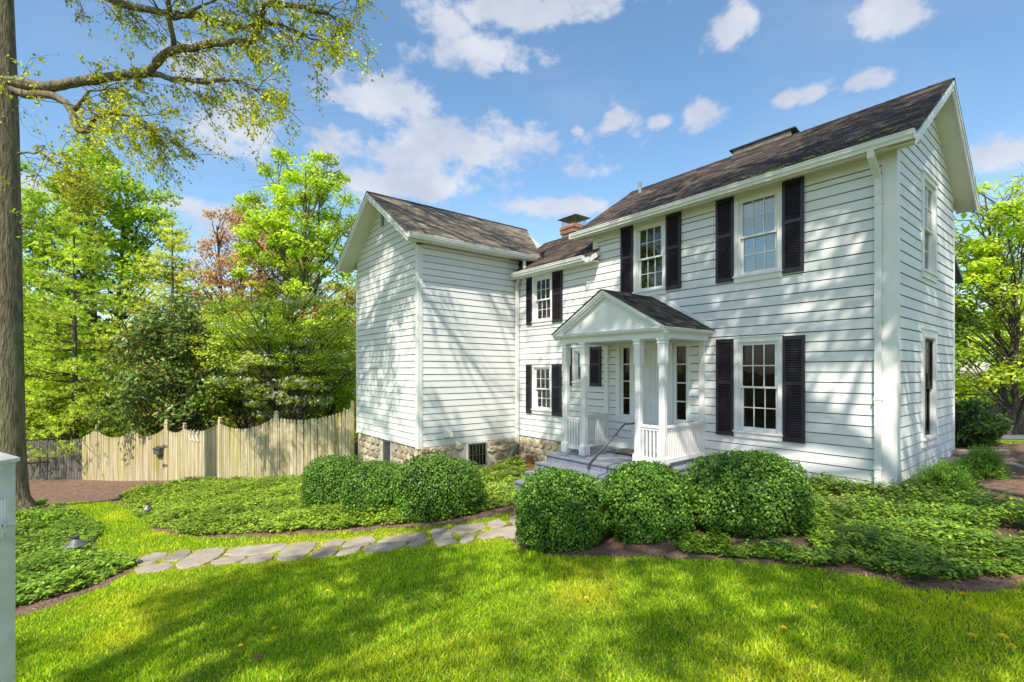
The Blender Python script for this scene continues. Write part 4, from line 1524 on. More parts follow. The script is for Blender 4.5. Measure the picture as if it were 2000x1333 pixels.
# entablature
EX0, EX1, EY = -5.63, -2.98, -1.52
m = MB()
m.box(EX0, EX1, EY, EY + 0.16, ENT0, ENT1)
m.box(EX0, EX0 + 0.16, EY + 0.16, 0.0, ENT0, ENT1)
m.box(EX1 - 0.16, EX1, EY + 0.16, 0.0, ENT0, ENT1)
m.build('entablature', 'trim', PORCH)
MB().box(EX0 + 0.16, EX1 - 0.16, EY + 0.16, 0.0, 2.50, 2.52).build('porch_ceiling', 'soffit_paint', PORCH)
# cornice and pediment
PCX = -4.315
PH = 1.44                    # roof half width
PYR = -1.66
PSL = 0.57
PZE = 2.655
PRT = PZE + PH * PSL
m = MB()
m.box(EX0 - 0.05, EX1 + 0.05, EY - 0.05, 0.0, ENT1, 2.59)
m.box(EX0 - 0.10, EX1 + 0.10, EY - 0.105, 0.0, 2.59, 2.625)
m.box(EX0 - 0.12, EX1 + 0.12, EY - 0.125, 0.0, 2.625, 2.645)
m.build('cornice', 'trim', PORCH)
m = MB()
m.extrude([(PCX - 1.28, EY - 0.02, 2.645), (PCX + 1.28, EY - 0.02, 2.645), (PCX, EY - 0.02, 2.645 + 1.28 * PSL)], (0, 0.03, 0))
m.build('tympanum', 'trim', PORCH)
for sg in (1, -1):
    m = MB()
    for (yo, th, off, dep) in ((PYR, 0.045, 0.008, 0.05), (PYR + 0.02, 0.04, 0.053, 0.05), (PYR + 0.055, 0.045, 0.093, 0.07)):
        xe = PCX + sg * PH
        m.hexa([(xe, yo, PZE - off), (xe, yo + dep, PZE - off), (PCX, yo + dep, PRT - off), (PCX, yo, PRT - off)],
               [(xe - sg * th * 0.5, yo, PZE - off - th), (xe - sg * th * 0.5, yo + dep, PZE - off - th), (PCX, yo + dep, PRT - off - th), (PCX, yo, PRT - off - th)])
    m.build('raking_cornice', 'trim', PORCH)
m = MB()
for sg in (1, -1):
    xe = PCX + sg * PH
    slab(m, [(xe, PYR + 0.05, PZE - 0.004), (xe, 0, PZE - 0.004), (PCX, 0, PRT - 0.004), (PCX, PYR + 0.05, PRT - 0.004)], 0.05)
PR = m.build('porch_roof', 'trim', PORCH)
PPAL = [(0.050, 0.044, 0.042), (0.065, 0.057, 0.052), (0.040, 0.036, 0.036), (0.085, 0.072, 0.06)]
for k, sg in enumerate((1, -1)):
    xe = PCX + sg * (PH + 0.025)
    shingle_slope('porch_shingles', (xe, PYR - 0.02, PZE - 0.008), (xe, -0.01, PZE - 0.008), (PCX, PYR - 0.02, PRT + 0.006), (PCX, -0.01, PRT + 0.006), PORCH, course=0.125, width=0.28, pal=PPAL, seed=30 + k, lift=0.012)
# flashing board along the wall above the porch roof
for sg in (1, -1):
    MB().hexa([(PCX + sg * 0.02, -0.045, PRT + 0.015), (PCX + sg * 0.02, -0.045, PRT + 0.10), (PCX + sg * (PH - 0.02), -0.045, PZE + 0.115), (PCX + sg * (PH - 0.02), -0.045, PZE + 0.03)],
              [(PCX + sg * 0.02, 0.0, PRT + 0.015), (PCX + sg * 0.02, 0.0, PRT + 0.10), (PCX + sg * (PH - 0.02), 0.0, PZE + 0.115), (PCX + sg * (PH - 0.02), 0.0, PZE + 0.03)]).build('flashing_board', 'trim', PORCH)
# iron handrail
m = MB()
HXR = -3.72
pts = [(HXR, -1.36, 0.835), (HXR, -1.69, 0.845), (HXR, -1.78, 0.80), (HXR, -2.68, 0.20)]
m.tube(pts, [0.017, 0.017, 0.019, 0.021], 8)
sp = [(HXR, -2.68 - 0.05 * math.sin(a) * (1 - a / 12), 0.15 + 0.05 * math.cos(a) * (1 - a / 12)) for a in np.linspace(0, 9.5, 28)]
m.tube(sp, 0.011, 6)
m.tube([(HXR, -2.70, 0.12), (HXR, -2.70, -0.42)], 0.013, 6)
HR = m.build('handrail', 'iron', PORCH, smooth=True)
m = MB()
for a in (0, 1.57, 3.14, 4.71):
    m.tube([(HXR + 0.03, -1.37, 0.845), (HXR + 0.03 + 0.0, -1.37 + 0.035 * math.cos(a), 0.845 + 0.035 * math.sin(a))], [0.012, 0.016], 6)
m.build('rosette', 'iron', HR)

# entrance door and sidelights
def sidelight(s0, s1, g0, g1, z0, z1, gz0, gz1):
    m = MB()
    fr = 0.03
    fbox(m, FR, s0, g0 - 0.07, z0, z1, -0.03, fr)
    fbox(m, FR, g1 + 0.07, s1, z0, z1, -0.03, fr)
    fbox(m, FR, g0 - 0.07, g1 + 0.07, gz1 + 0.06, z1, -0.03, fr - 0.002)
    fbox(m, FR, g0 - 0.07, g1 + 0.07, z0, gz0 - 0.10, -0.03, fr - 0.002)
    sl = m.build('sidelight', 'trim', HOUSE)
    m = MB()
    d = -0.02
    fbox(m, FR, g0 - 0.07, g0, gz0 - 0.10, gz1 + 0.06, -0.06, d)
    fbox(m, FR, g1, g1 + 0.07, gz0 - 0.10, gz1 + 0.06, -0.06, d)
    fbox(m, FR, g0, g1, gz0 - 0.10, gz0, -0.06, d - 0.001)
    fbox(m, FR, g0, g1, gz1, gz1 + 0.06, -0.06, d - 0.001)
    h = (gz1 - gz0 - 3 * 0.022) / 4
    for i in range(1, 4):
        z = gz0 + i * h + (i - 1) * 0.022
        fbox(m, FR, g0, g1, z, z + 0.022, -0.055, d - 0.004)
    m.build('sash', 'trim', sl)
    for i in range(4):
        z = gz0 + i * (h + 0.022)
        g = MB()
        fbox(g, FR, g0 - 0.002, g1 + 0.002, z - 0.002, z + h + 0.002, -0.045, -0.041)
        g.build('pane', 'glass_screened', sl)
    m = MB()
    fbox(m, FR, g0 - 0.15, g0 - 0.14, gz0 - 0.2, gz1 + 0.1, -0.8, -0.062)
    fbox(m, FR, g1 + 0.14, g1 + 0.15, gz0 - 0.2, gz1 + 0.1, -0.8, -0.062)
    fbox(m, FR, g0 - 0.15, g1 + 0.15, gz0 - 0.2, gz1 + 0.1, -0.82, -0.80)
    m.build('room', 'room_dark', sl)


sidelight(-5.30, -4.85, -5.125, -4.937, 0.68, 2.47, 0.84, 2.385)
sidelight(-3.875, -3.382, -3.72, -3.497, 0.70, 2.455, 0.83, 2.37)
m = MB()
fbox(m, FR, -4.85, -4.75, PZ, 2.47, -0.14, 0.032)
fbox(m, FR, -3.965, -3.875, PZ, 2.47, -0.14, 0.032)
fbox(m, FR, -4.75, -3.965, 2.34, 2.47, -0.14, 0.031)
fbox(m, FR, -4.75, -3.965, PZ, PZ + 0.05, -0.14, 0.05)
DF = m.build('door_frame', 'trim', HOUSE)
m = MB()
fbox(m, FR, -4.748, -3.967, PZ + 0.052, 2.338, -0.13, -0.09)
DOOR = m.build('door', 'trim', HOUSE)
for (a, b) in ((-4.665, -4.40), (-4.315, -4.05)):
    for (c, d) in ((1.25, 2.24), (0.84, 1.14), (0.24, 0.73)):
        m = MB()
        t = 0.022
        fbox(m, FR, a, a + t, c, d, -0.09, -0.078)
        fbox(m, FR, b - t, b, c, d, -0.09, -0.078)
        fbox(m, FR, a + t, b - t, c, c + t, -0.09, -0.0785)
        fbox(m, FR, a + t, b - t, d - t, d, -0.09, -0.0785)
        fbox(m, FR, a + 0.05, b - 0.05, c + 0.05, d - 0.05, -0.09, -0.083)
        m.build('door_panel', 'trim', DOOR)
m = MB()
fbox(m, FR, -4.72, -4.685, 1.00, 1.20, -0.09, -0.075)
m.tube([fp(FR, -4.70, -0.08, 1.08), fp(FR, -4.70, -0.03, 1.08), fp(FR, -4.62, -0.03, 1.08)], 0.011, 6)
m.build('door_handle', 'brass', DOOR)
m = MB()
fbox(m, FR, -4.74, -4.70, 0.16, 0.28, -0.09, -0.06)
m.build('kick_stop', 'brass', DOOR)
m = MB()
fbox(m, FR, -5.29, -5.21, 0.30, 0.42, 0.0, 0.045)
OUT = m.build('outlet_box', 'trim', HOUSE)
m = MB()
fbox(m, FR, -5.275, -5.225, 0.325, 0.35, 0.045, 0.05)
fbox(m, FR, -5.275, -5.225, 0.365, 0.39, 0.045, 0.05)
m.build('socket', 'iron', OUT)
# base board inside the porch
MB().box(-5.50, -3.16, -0.035, 0.0, PZ, PZ + 0.09).build('base_board', 'trim', PORCH)

# doormat (lies on the porch)
mat_o = empty('doormat', tuple(h2w(-4.42, -0.42)) + (PZ + 0.001,), HRZ)
tag(mat_o, 'dark bordered doormat with brown centre lying on the porch floor before the door', 'doormat')
m = MB()
m.box(-0.52, 0.52, -0.36, 0.36, 0, 0.012)
m.build('border', 'rubber', mat_o)
MB().box(-0.42, 0.42, -0.26, 0.26, 0.0125, 0.02).build('pile', 'coir', mat_o)

# ------------------------------------------------------------------ flagstone path
PATH = empty('path', (0, 0, 0))
tag(PATH, kind='structure')
for st in STONES:
    P_ = np.array(st)
    c = P_.mean(0)
    P_ = c + (P_ - c) * 1.12
    # round the outline
    pts = []
    n = len(P_)
    for i in range(n):
        a, b = P_[i], P_[(i + 1) % n]
        pts += [a * 0.9 + b * 0.1, a * 0.62 + b * 0.38 + RNG.normal(0, 0.010, 2), a * 0.35 + b * 0.65 + RNG.normal(0, 0.010, 2), a * 0.1 + b * 0.9]
    pts = np.array(pts)
    tilt = RNG.normal(0, 0.012, 2)
    h = 0.018 + RNG.random() * 0.014
    vs, k = [], len(pts)
    for sc, dz in ((1.0, -0.05), (1.0, h - 0.012), (0.955, h)):
        for p in pts:
            q = c + (p - c) * sc
            z = ter(q[0], q[1]) + dz + float((q - c) @ tilt) + (RNG.normal(0, 0.0025) if sc < 1 else 0)
            vs.append((q[0], q[1], z))
    fs = []
    for L_ in (0, k):
        for i in range(k):
            j = (i + 1) % k
            fs.append((L_ + i, L_ + j, L_ + k + j, L_ + k + i))
    vs.append((c[0], c[1], ter(c[0], c[1]) + h + 0.002))
    for i in range(k):
        fs.append((2 * k + i, 2 * k + (i + 1) % k, 3 * k))
    MB().add(vs, fs).build('flagstone', 'flagstone', PATH)

# stone edging by the right-hand bed
for i, (x0, y0, x1, y1, w) in enumerate(((7.80, 9.55, 8.30, 8.95, 0.16), (8.62, 8.55, 8.30, 7.75, 0.15), (8.75, 10.0, 9.55, 9.3, 0.2))):
    d = np.array([x1 - x0, y1 - y0])
    L_ = np.linalg.norm(d)
    d /= L_
    n_ = np.array([-d[1], d[0]]) * w / 2
    vs = []
    for dz in (-0.08, 0.07, 0.085):
        s = 1.0 if dz < 0.08 else 0.8
        for (px, py) in ((x0, y0), (x1, y1)):
            for sg in (1, -1):
                vs.append((px + n_[0] * sg * s, py + n_[1] * sg * s, ter(px, py) + dz))
    fs = []
    for b in (0, 4):
        fs += [(b, b + 2, b + 6, b + 4), (b + 2, b + 3, b + 7, b + 6), (b + 3, b + 1, b + 5, b + 7), (b + 1, b, b + 4, b + 5)]
    fs.append((8, 10, 11, 9))
    o = MB().add(vs, fs).build('edging_stone', 'flagstone')
    tag(o, ['long pale stone edging the bed at the corner of the house', 'pale flat stone edging the bed at the right picture edge', 'mossy grey stone slab in the mulch near the dark rhododendron'][i], 'stone', 'edging stones of the right-hand bed')

# ------------------------------------------------------------------ picket fences
def picket_mesh(h, w=0.098, t=0.02, pitch=0.0):
    m = MB()
    hw = w / 2
    # french gothic head
    pts = [(-hw, 0), (hw, 0), (hw, h - 0.15), (hw * 0.55, h - 0.125), (hw * 0.95, h - 0.095), (hw * 0.7, h - 0.045), (0, h), (-hw * 0.7, h - 0.045), (-hw * 0.95, h - 0.095), (-hw * 0.55, h - 0.125), (-hw, h - 0.15)]
    m.extrude([(p[0], 0, p[1]) for p in pts], (0, t, 0))
    return m


def post_mesh(h, w=0.10):
    m = MB()
    m.box(-w / 2, w / 2, -w / 2, w / 2, 0, h - 0.17)
    m.box(-w / 2 - 0.012, w / 2 + 0.012, -w / 2 - 0.012, w / 2 + 0.012, h - 0.17, h - 0.15)
    k = w / 2 * 0.98
    prof = [(k, h - 0.15), (k, h - 0.10), (k * 0.62, h - 0.075), (k * 0.98, h - 0.04), (k * 0.7, h - 0.012), (0.004, h)]
    rings = [[(-r, -r, z), (r, -r, z), (r, r, z), (-r, r, z)] for r, z in prof]
    vs = [v for r in rings for v in r]
    fs = []
    for i in range(len(rings) - 1):
        for q in range(4):
            q2 = (q + 1) % 4
            fs.append((4 * i + q, 4 * i + q2, 4 * i + 4 + q2, 4 * i + 4 + q))
    m.add(vs, fs)
    return m


PK_CACHE = {}


def fence_run(root, p, q, hp, hq, dip, mat, pitch=0.109, posts=(True, True), skip=0.0, post_h=0.17, front=1):
    """one panel from plan point p to q; picket tops sag by dip in the middle; hp,hq picket heights at the ends"""
    p, q = np.array(p, float), np.array(q, float)
    d = q - p
    L_ = np.linalg.norm(d)
    d /= L_
    n_ = np.array([d[1], -d[0]]) * front          # towards the viewer
    if n_[1] > 0 and front > 0: n_ = -n_
    rz = math.atan2(d[1], d[0])
    k = max(3, int(round(L_ / pitch)))
    for i in range(k):
        t = (i + 0.5) / k
        c = p + d * L_ * t
        h = hp + (hq - hp) * t - dip * math.sin(math.pi * t) ** 0.8
        hh = round(h / 0.006) * 0.006
        key = (hh, mat)
        if key not in PK_CACHE:
            PK_CACHE[key] = picket_mesh(hh).mesh('picket', mat)
        o = link('picket', PK_CACHE[key], root, (c[0] + n_[0] * 0.035, c[1] + n_[1] * 0.035, float(ter(c[0], c[1])) - 0.02))
        o.rotation_euler = (random.uniform(-0.006, 0.006), random.uniform(-0.008, 0.008), rz + random.uniform(-0.03, 0.03))
    m = MB()
    for hz in (0.3, 1.0, 1.55):
        a, b = p - n_ * 0.02, q - n_ * 0.02
        m.hexa([(a[0], a[1], ter(*a) + hz), (b[0], b[1], ter(*b) + hz), (b[0] + n_[0] * 0.03, b[1] + n_[1] * 0.03, ter(*b) + hz), (a[0] + n_[0] * 0.03, a[1] + n_[1] * 0.03, ter(*a) + hz)],
               [(a[0], a[1], ter(*a) + hz + 0.08), (b[0], b[1], ter(*b) + hz + 0.08), (b[0] + n_[0] * 0.03, b[1] + n_[1] * 0.03, ter(*b) + hz + 0.08), (a[0] + n_[0] * 0.03, a[1] + n_[1] * 0.03, ter(*a) + hz + 0.08)])
    m.build('rail', mat, root)
    for c, h, on in ((p, hp, posts[0]), (q, hq, posts[1])):
        if on:
            o = post_mesh(h + post_h).build('post', mat, root, loc=(c[0], c[1], float(ter(c[0], c[1]))))
            o.rotation_euler = (0, 0, rz)


def on_left(s):
    return (-7.5 - 0.906 * s, 15.4 + 0.4226 * s)


FENCE = empty('picket_fence', (0, 0, 0))
tag(FENCE, 'weathered tan picket fence with scalloped tops running left from the house wing', 'fence')
fence_run(FENCE, (-7.5, 15.4), (-5.08, 15.42), 2.02, 2.12, 0.22, 'fence_wood', posts=(True, True), post_h=0.16)
fence_run(FENCE, on_left(2.75), on_left(0), 1.98, 2.04, 0.29, 'fence_wood', posts=(True, False))
fence_run(FENCE, on_left(4.70), on_left(2.75), 1.90, 2.00, 0.20, 'fence_wood', posts=(True, False))
fence_run(FENCE, on_left(7.9), on_left(5.78), 2.05, 2.02, 0.30, 'fence_wood', posts=(True, False))
fence_run(FENCE, on_left(10.5), on_left(7.9), 2.12, 2.05, 0.33, 'fence_wood', posts=(True, False))
fence_run(FENCE, on_left(11.6), on_left(10.5), 1.80, 2.10, 0.0, 'fence_wood', posts=(False, False))
# gate between two posts
GATE = empty('picket_gate', (0, 0, 0))
tag(GATE, 'narrow tan picket gate beside the tall rusty hinge post in the fence', 'gate')
fence_run(GATE, on_left(5.70), on_left(4.76), 1.92, 1.86, 0.12, 'fence_wood', posts=(False, False))
gpos = on_left(5.74)
o = post_mesh(2.25, 0.12).build('post', 'fence_wood', GATE, loc=(gpos[0], gpos[1] - 0.03, float(ter(*gpos))))
m = MB()
for z in (0.55, 1.25):
    m.box(gpos[0] - 0.06, gpos[0] + 0.06, gpos[1] - 0.115, gpos[1] - 0.10, ter(*gpos) + z, ter(*gpos) + z + 0.06)
    m.box(gpos[0] - 0.075, gpos[0] - 0.045, gpos[1] - 0.14, gpos[1] - 0.09, ter(*gpos) + z - 0.03, ter(*gpos) + z + 0.09)
m.build('hinge', 'bark', GATE)
# mailbox on the fence
mp = on_left(6.15)
MBX = empty('mailbox', (mp[0] + 0.02, mp[1] - 0.12, float(ter(*mp)) + 1.0), math.atan2(-0.4226, 0.906))
tag(MBX, 'small dark grey mailbox with sloping lid fixed to the picket fence', 'mailbox')
m = MB()
m.extrude([(-0.17, -0.10, 0.0), (-0.17, 0.06, 0.0), (-0.17, 0.06, 0.26), (-0.17, -0.10, 0.19)], (0.34, 0, 0))
m.build('box', 'lamp_metal', MBX)
m = MB()
m.hexa([(-0.185, -0.125, 0.185), (0.185, -0.125, 0.185), (0.185, 0.07, 0.275), (-0.185, 0.07, 0.275)], [(-0.185, -0.125, 0.20), (0.185, -0.125, 0.20), (0.185, 0.07, 0.29), (-0.185, 0.07, 0.29)])
m.build('lid', 'iron', MBX)
MB().box(-0.08, 0.16, -0.02, 0.05, -0.11, -0.001).build('newspaper_holder', 'iron', MBX)
# white curled wire ornament
wp = on_left(4.1)
m = MB()
for k, (dx, sz) in enumerate(((-0.18, 1.0), (0.0, 1.1), (0.22, 0.9))):
    pts = []
    for t in np.linspace(0, 1, 14):
        a = 1.2 + 4.2 * t
        r = 0.11 * sz * (1 - 0.35 * t)
        pts.append((dx + r * math.cos(a), 0.0, -0.26 * t + r * 0.7 * math.sin(a)))
    m.tube(pts, 0.010, 6)
o = m.build('wire_ornament', 'white_wire', loc=(wp[0] + 0.03, wp[1] - 0.12, float(ter(*wp)) + 1.72))
o.rotation_euler = (0, 0, math.atan2(-0.4226, 0.906))
tag(o, 'white curled wire ornament hanging near the top of the picket fence', 'ornament')
# return of the fence at far left, shade painted into its grey
F2 = empty('picket_fence', (0, 0, 0))
tag(F2, 'grey board fence, its colour darkened for shade, at the far left beside the big oak', 'fence')
a0 = on_left(11.7)
fence_run(F2, (a0[0] - 2.4, a0[1] + 0.0), (a0[0] - 0.02, a0[1] + 0.1), 1.75, 1.8, 0.15, 'fence_shaded_grey', posts=(True, False))
# right-hand fence beyond the driveway
F3 = empty('picket_fence', (0, 0, 0))
tag(F3, 'grey weathered board fence, its colour darkened for shade, behind the driveway at the right edge', 'fence')
fence_run(F3, (19.9, 21.0), (22.0, 21.0), 1.30, 1.30, 0.08, 'fence_shaded_grey')
fence_run(F3, (22.0, 21.0), (24.4, 21.0), 1.30, 1.30, 0.08, 'fence_shaded_grey', posts=(False, True))
fence_run(F3, (17.9, 21.5), (19.9, 21.0), 1.45, 1.35, 0.08, 'fence_shaded_grey', posts=(True, False))

# ------------------------------------------------------------------ white gate post at the left picture edge
GP = empty('gate_post', (-2.80, 2.62, float(ter(-2.8, 2.6))))
tag(GP, 'white painted square gate post with pyramid cap at the left picture edge', 'gate post')
H_ = 1.42 - float(ter(-2.8, 2.6))
m = MB()
m.box(-0.055, 0.055, -0.055, 0.055, 0, H_ - 0.07)
m.build('post', 'gate_paint', GP)
m = MB()
m.add([(-0.068, -0.068, H_ - 0.07), (0.068, -0.068, H_ - 0.07), (0.068, 0.068, H_ - 0.07), (-0.068, 0.068, H_ - 0.07), (-0.068, -0.068, H_ - 0.05), (0.068, -0.068, H_ - 0.05), (0.068, 0.068, H_ - 0.05), (-0.068, 0.068, H_ - 0.05), (0, 0, H_)],
      [(3, 2, 1, 0), (0, 1, 5, 4), (1, 2, 6, 5), (2, 3, 7, 6), (3, 0, 4, 7), (4, 5, 8), (5, 6, 8), (6, 7, 8), (7, 4, 8)])
m.build('cap', 'gate_paint', GP)
m = MB()
m.box(0.055, 0.075, -0.03, 0.03, H_ - 0.47, H_ - 0.26)
m.box(0.075, 0.082, -0.025, 0.01, H_ - 0.44, H_ - 0.25)
m.tube([(0.08, -0.03, H_ - 0.40), (0.08, 0.03, H_ - 0.40)], 0.012, 8)
m.build('latch', 'gate_paint', GP)
GT = empty('garden_gate', (-2.80, 2.50, float(ter(-2.8, 2.5))))
tag(GT, 'white wooden garden gate stile standing against the gate post', 'gate')
m = MB()
m.hexa([(-0.10, -0.06, 0.0), (0.040, -0.06, 0.0), (0.040, -0.02, 0.0), (-0.10, -0.02, 0.0)], [(-0.10, -0.06, H_ - 0.36), (0.040, -0.06, H_ - 0.33), (0.040, -0.02, H_ - 0.33), (-0.10, -0.02, H_ - 0.36)])
m.build('stile', 'gate_paint', GT)
m = MB()
m.box(-0.9, -0.101, -0.055, -0.025, 0.25, 0.35)
m.box(-0.9, -0.101, -0.055, -0.025, H_ - 0.62, H_ - 0.52)
m.build('rail', 'gate_paint', GT)

# ------------------------------------------------------------------ path lights
def path_light(x, y, label, r=0.14, h=0.36, lantern=False):
    z = float(ter(x, y))
    t = empty('path_light', (x, y, z))
    tag(t, label, 'path light', 'metal path lights in the beds')
    MB().tube([(0, 0, -0.05), (0, 0, h)], 0.009, 8).build('stake', 'lamp_metal', t)
    if lantern:
        m = MB().lathe([(0.085, h + 0.07), (0.055, h + 0.115), (0.03, h + 0.13), (0.018, h + 0.15), (0.022, h + 0.165), (0.001, h + 0.18)], n=6)
        m.build('hood', 'lamp_metal', t)
        m = MB()
        for k in range(4):
            a = math.pi / 2 * k + 0.4
            m.tube([(0.03 * math.cos(a), 0.03 * math.sin(a), h - 0.03), (0.065 * math.cos(a), 0.065 * math.sin(a), h + 0.08)], 0.005, 5)
        m.build('cage', 'lamp_metal', t)
        MB().lathe([(0.001, h - 0.03), (0.035, h - 0.02), (0.05, h + 0.075)], n=8).build('lens', 'white_wire', t)
    else:
        MB().lathe([(r, h), (r * 0.99, h + 0.008), (r * 0.32, h + 0.095), (r * 0.30, h + 0.10), (0.0, h + 0.105)], n=20).build('hood', 'lamp_metal', t)
        MB().lathe([(r * 0.26, h + 0.10), (r * 0.26, h + 0.125), (r * 0.34, h + 0.13), (r * 0.32, h + 0.145), (0.0, h + 0.15)], n=14).build('finial', 'iron', t)
        MB().lathe([(0.03, h - 0.06), (0.035, h + 0.05)], n=10).build('lens', 'white_wire', t)


path_light(-7.01, 7.77, 'low metal path light with wide cone hood in the left bed', 0.15, 0.22)
path_light(-0.92, 8.44, 'small metal lantern path light in front of the round bush near the path', lantern=True, h=0.16)
path_light(-8.43, 11.19, 'small dark path light at the near tip of the ground cover bed', 0.10, 0.12)

# flower pot by the foundation
pot = empty('flower_pot', (0.50, 13.55, float(ter(0.5, 13.5))))
tag(pot, 'small terracotta pot at the stone foundation left of the steps', 'flower pot')
MB().lathe([(0.07, 0), (0.10, 0.20), (0.115, 0.20), (0.118, 0.25), (0.10, 0.25), (0.09, 0.19), (0.001, 0.19)], n=16).build('pot', 'terracotta', pot, smooth=False)
MB().lathe([(0.13, -0.02), (0.14, 0.015), (0.12, 0.015), (0.001, 0.005)], n=16).build('saucer', 'terracotta', pot)

# ------------------------------------------------------------------ vegetation
G_BRIGHT = [(0.22, 0.31, 0.025), (0.17, 0.27, 0.022), (0.27, 0.34, 0.03), (0.12, 0.21, 0.02)]
G_MID = [(0.10, 0.19, 0.022), (0.14, 0.23, 0.025), (0.07, 0.14, 0.018), (0.18, 0.25, 0.03)]
G_DARK = [(0.035, 0.075, 0.015), (0.055, 0.105, 0.02), (0.025, 0.055, 0.014), (0.08, 0.13, 0.03)]
G_YELLOW = [(0.23, 0.30, 0.02), (0.28, 0.33, 0.025), (0.18, 0.27, 0.02), (0.14, 0.22, 0.02)]
P_CORAL = [(0.24, 0.14, 0.105), (0.28, 0.18, 0.14), (0.21, 0.14, 0.10), (0.24, 0.185, 0.12)]


def limb(mb, pts, r0, r1, n=6):
    k = len(pts)
    mb.tube(pts, [r0 + (r1 - r0) * i / (k - 1) for i in range(k)], n, cap=False)


def bend(a, b, lift, k=5, jit=0.0, rng=None):
    a, b = np.array(a, float), np.array(b, float)
    out = []
    for i in range(k):
        t = i / (k - 1)
        p = a * (1 - t) + b * t
        p[2] += lift * math.sin(math.pi * t)
        if jit and 0 < i < k - 1:
            p += rng.normal(0, jit, 3)
        out.append(tuple(p))
    return out


def clump_leaves(cent, rad, per, flat, rng):
    """leaf centres scattered through clumps; returns centres, clump id"""
    n = len(cent)
    ids = np.repeat(np.arange(n), per)
    off = rng.normal(0, 1, (len(ids), 3))
    off = off / np.maximum(np.linalg.norm(off, axis=1, keepdims=True), 1e-6) * (rng.random((len(ids), 1)) ** 0.45)
    off *= np.array([1, 1, flat])
    return cent[ids] + off * rad[ids][:, None], ids


def envelope_points(n, c, r, rng, inner=0.35, egg=0.0, mind=0.0):
    pts = []
    tries = 0
    while len(pts) < n and tries < n * 40:
        tries += 1
        d = rng.normal(0, 1, 3)
        d /= np.linalg.norm(d)
        q = inner + (1 - inner) * rng.random() ** 0.6
        p = d * q
        sc = 1 - egg * p[2]
        p = np.array([p[0] * r[0] * sc, p[1] * r[1] * sc, p[2] * r[2]])
        wob = 0.75 + 0.5 * vnoise(np.array([math.atan2(d[1], d[0]) * 1.3 + c[0]]), np.array([d[2] * 2 + c[1]]), 0.7, 4)[0]
        p = np.array(c) + p * wob
        if mind and pts and min(np.sum((np.array(pts) - p) ** 2, axis=1)) < mind * mind:
            continue
        pts.append(p)
    return np.array(pts)


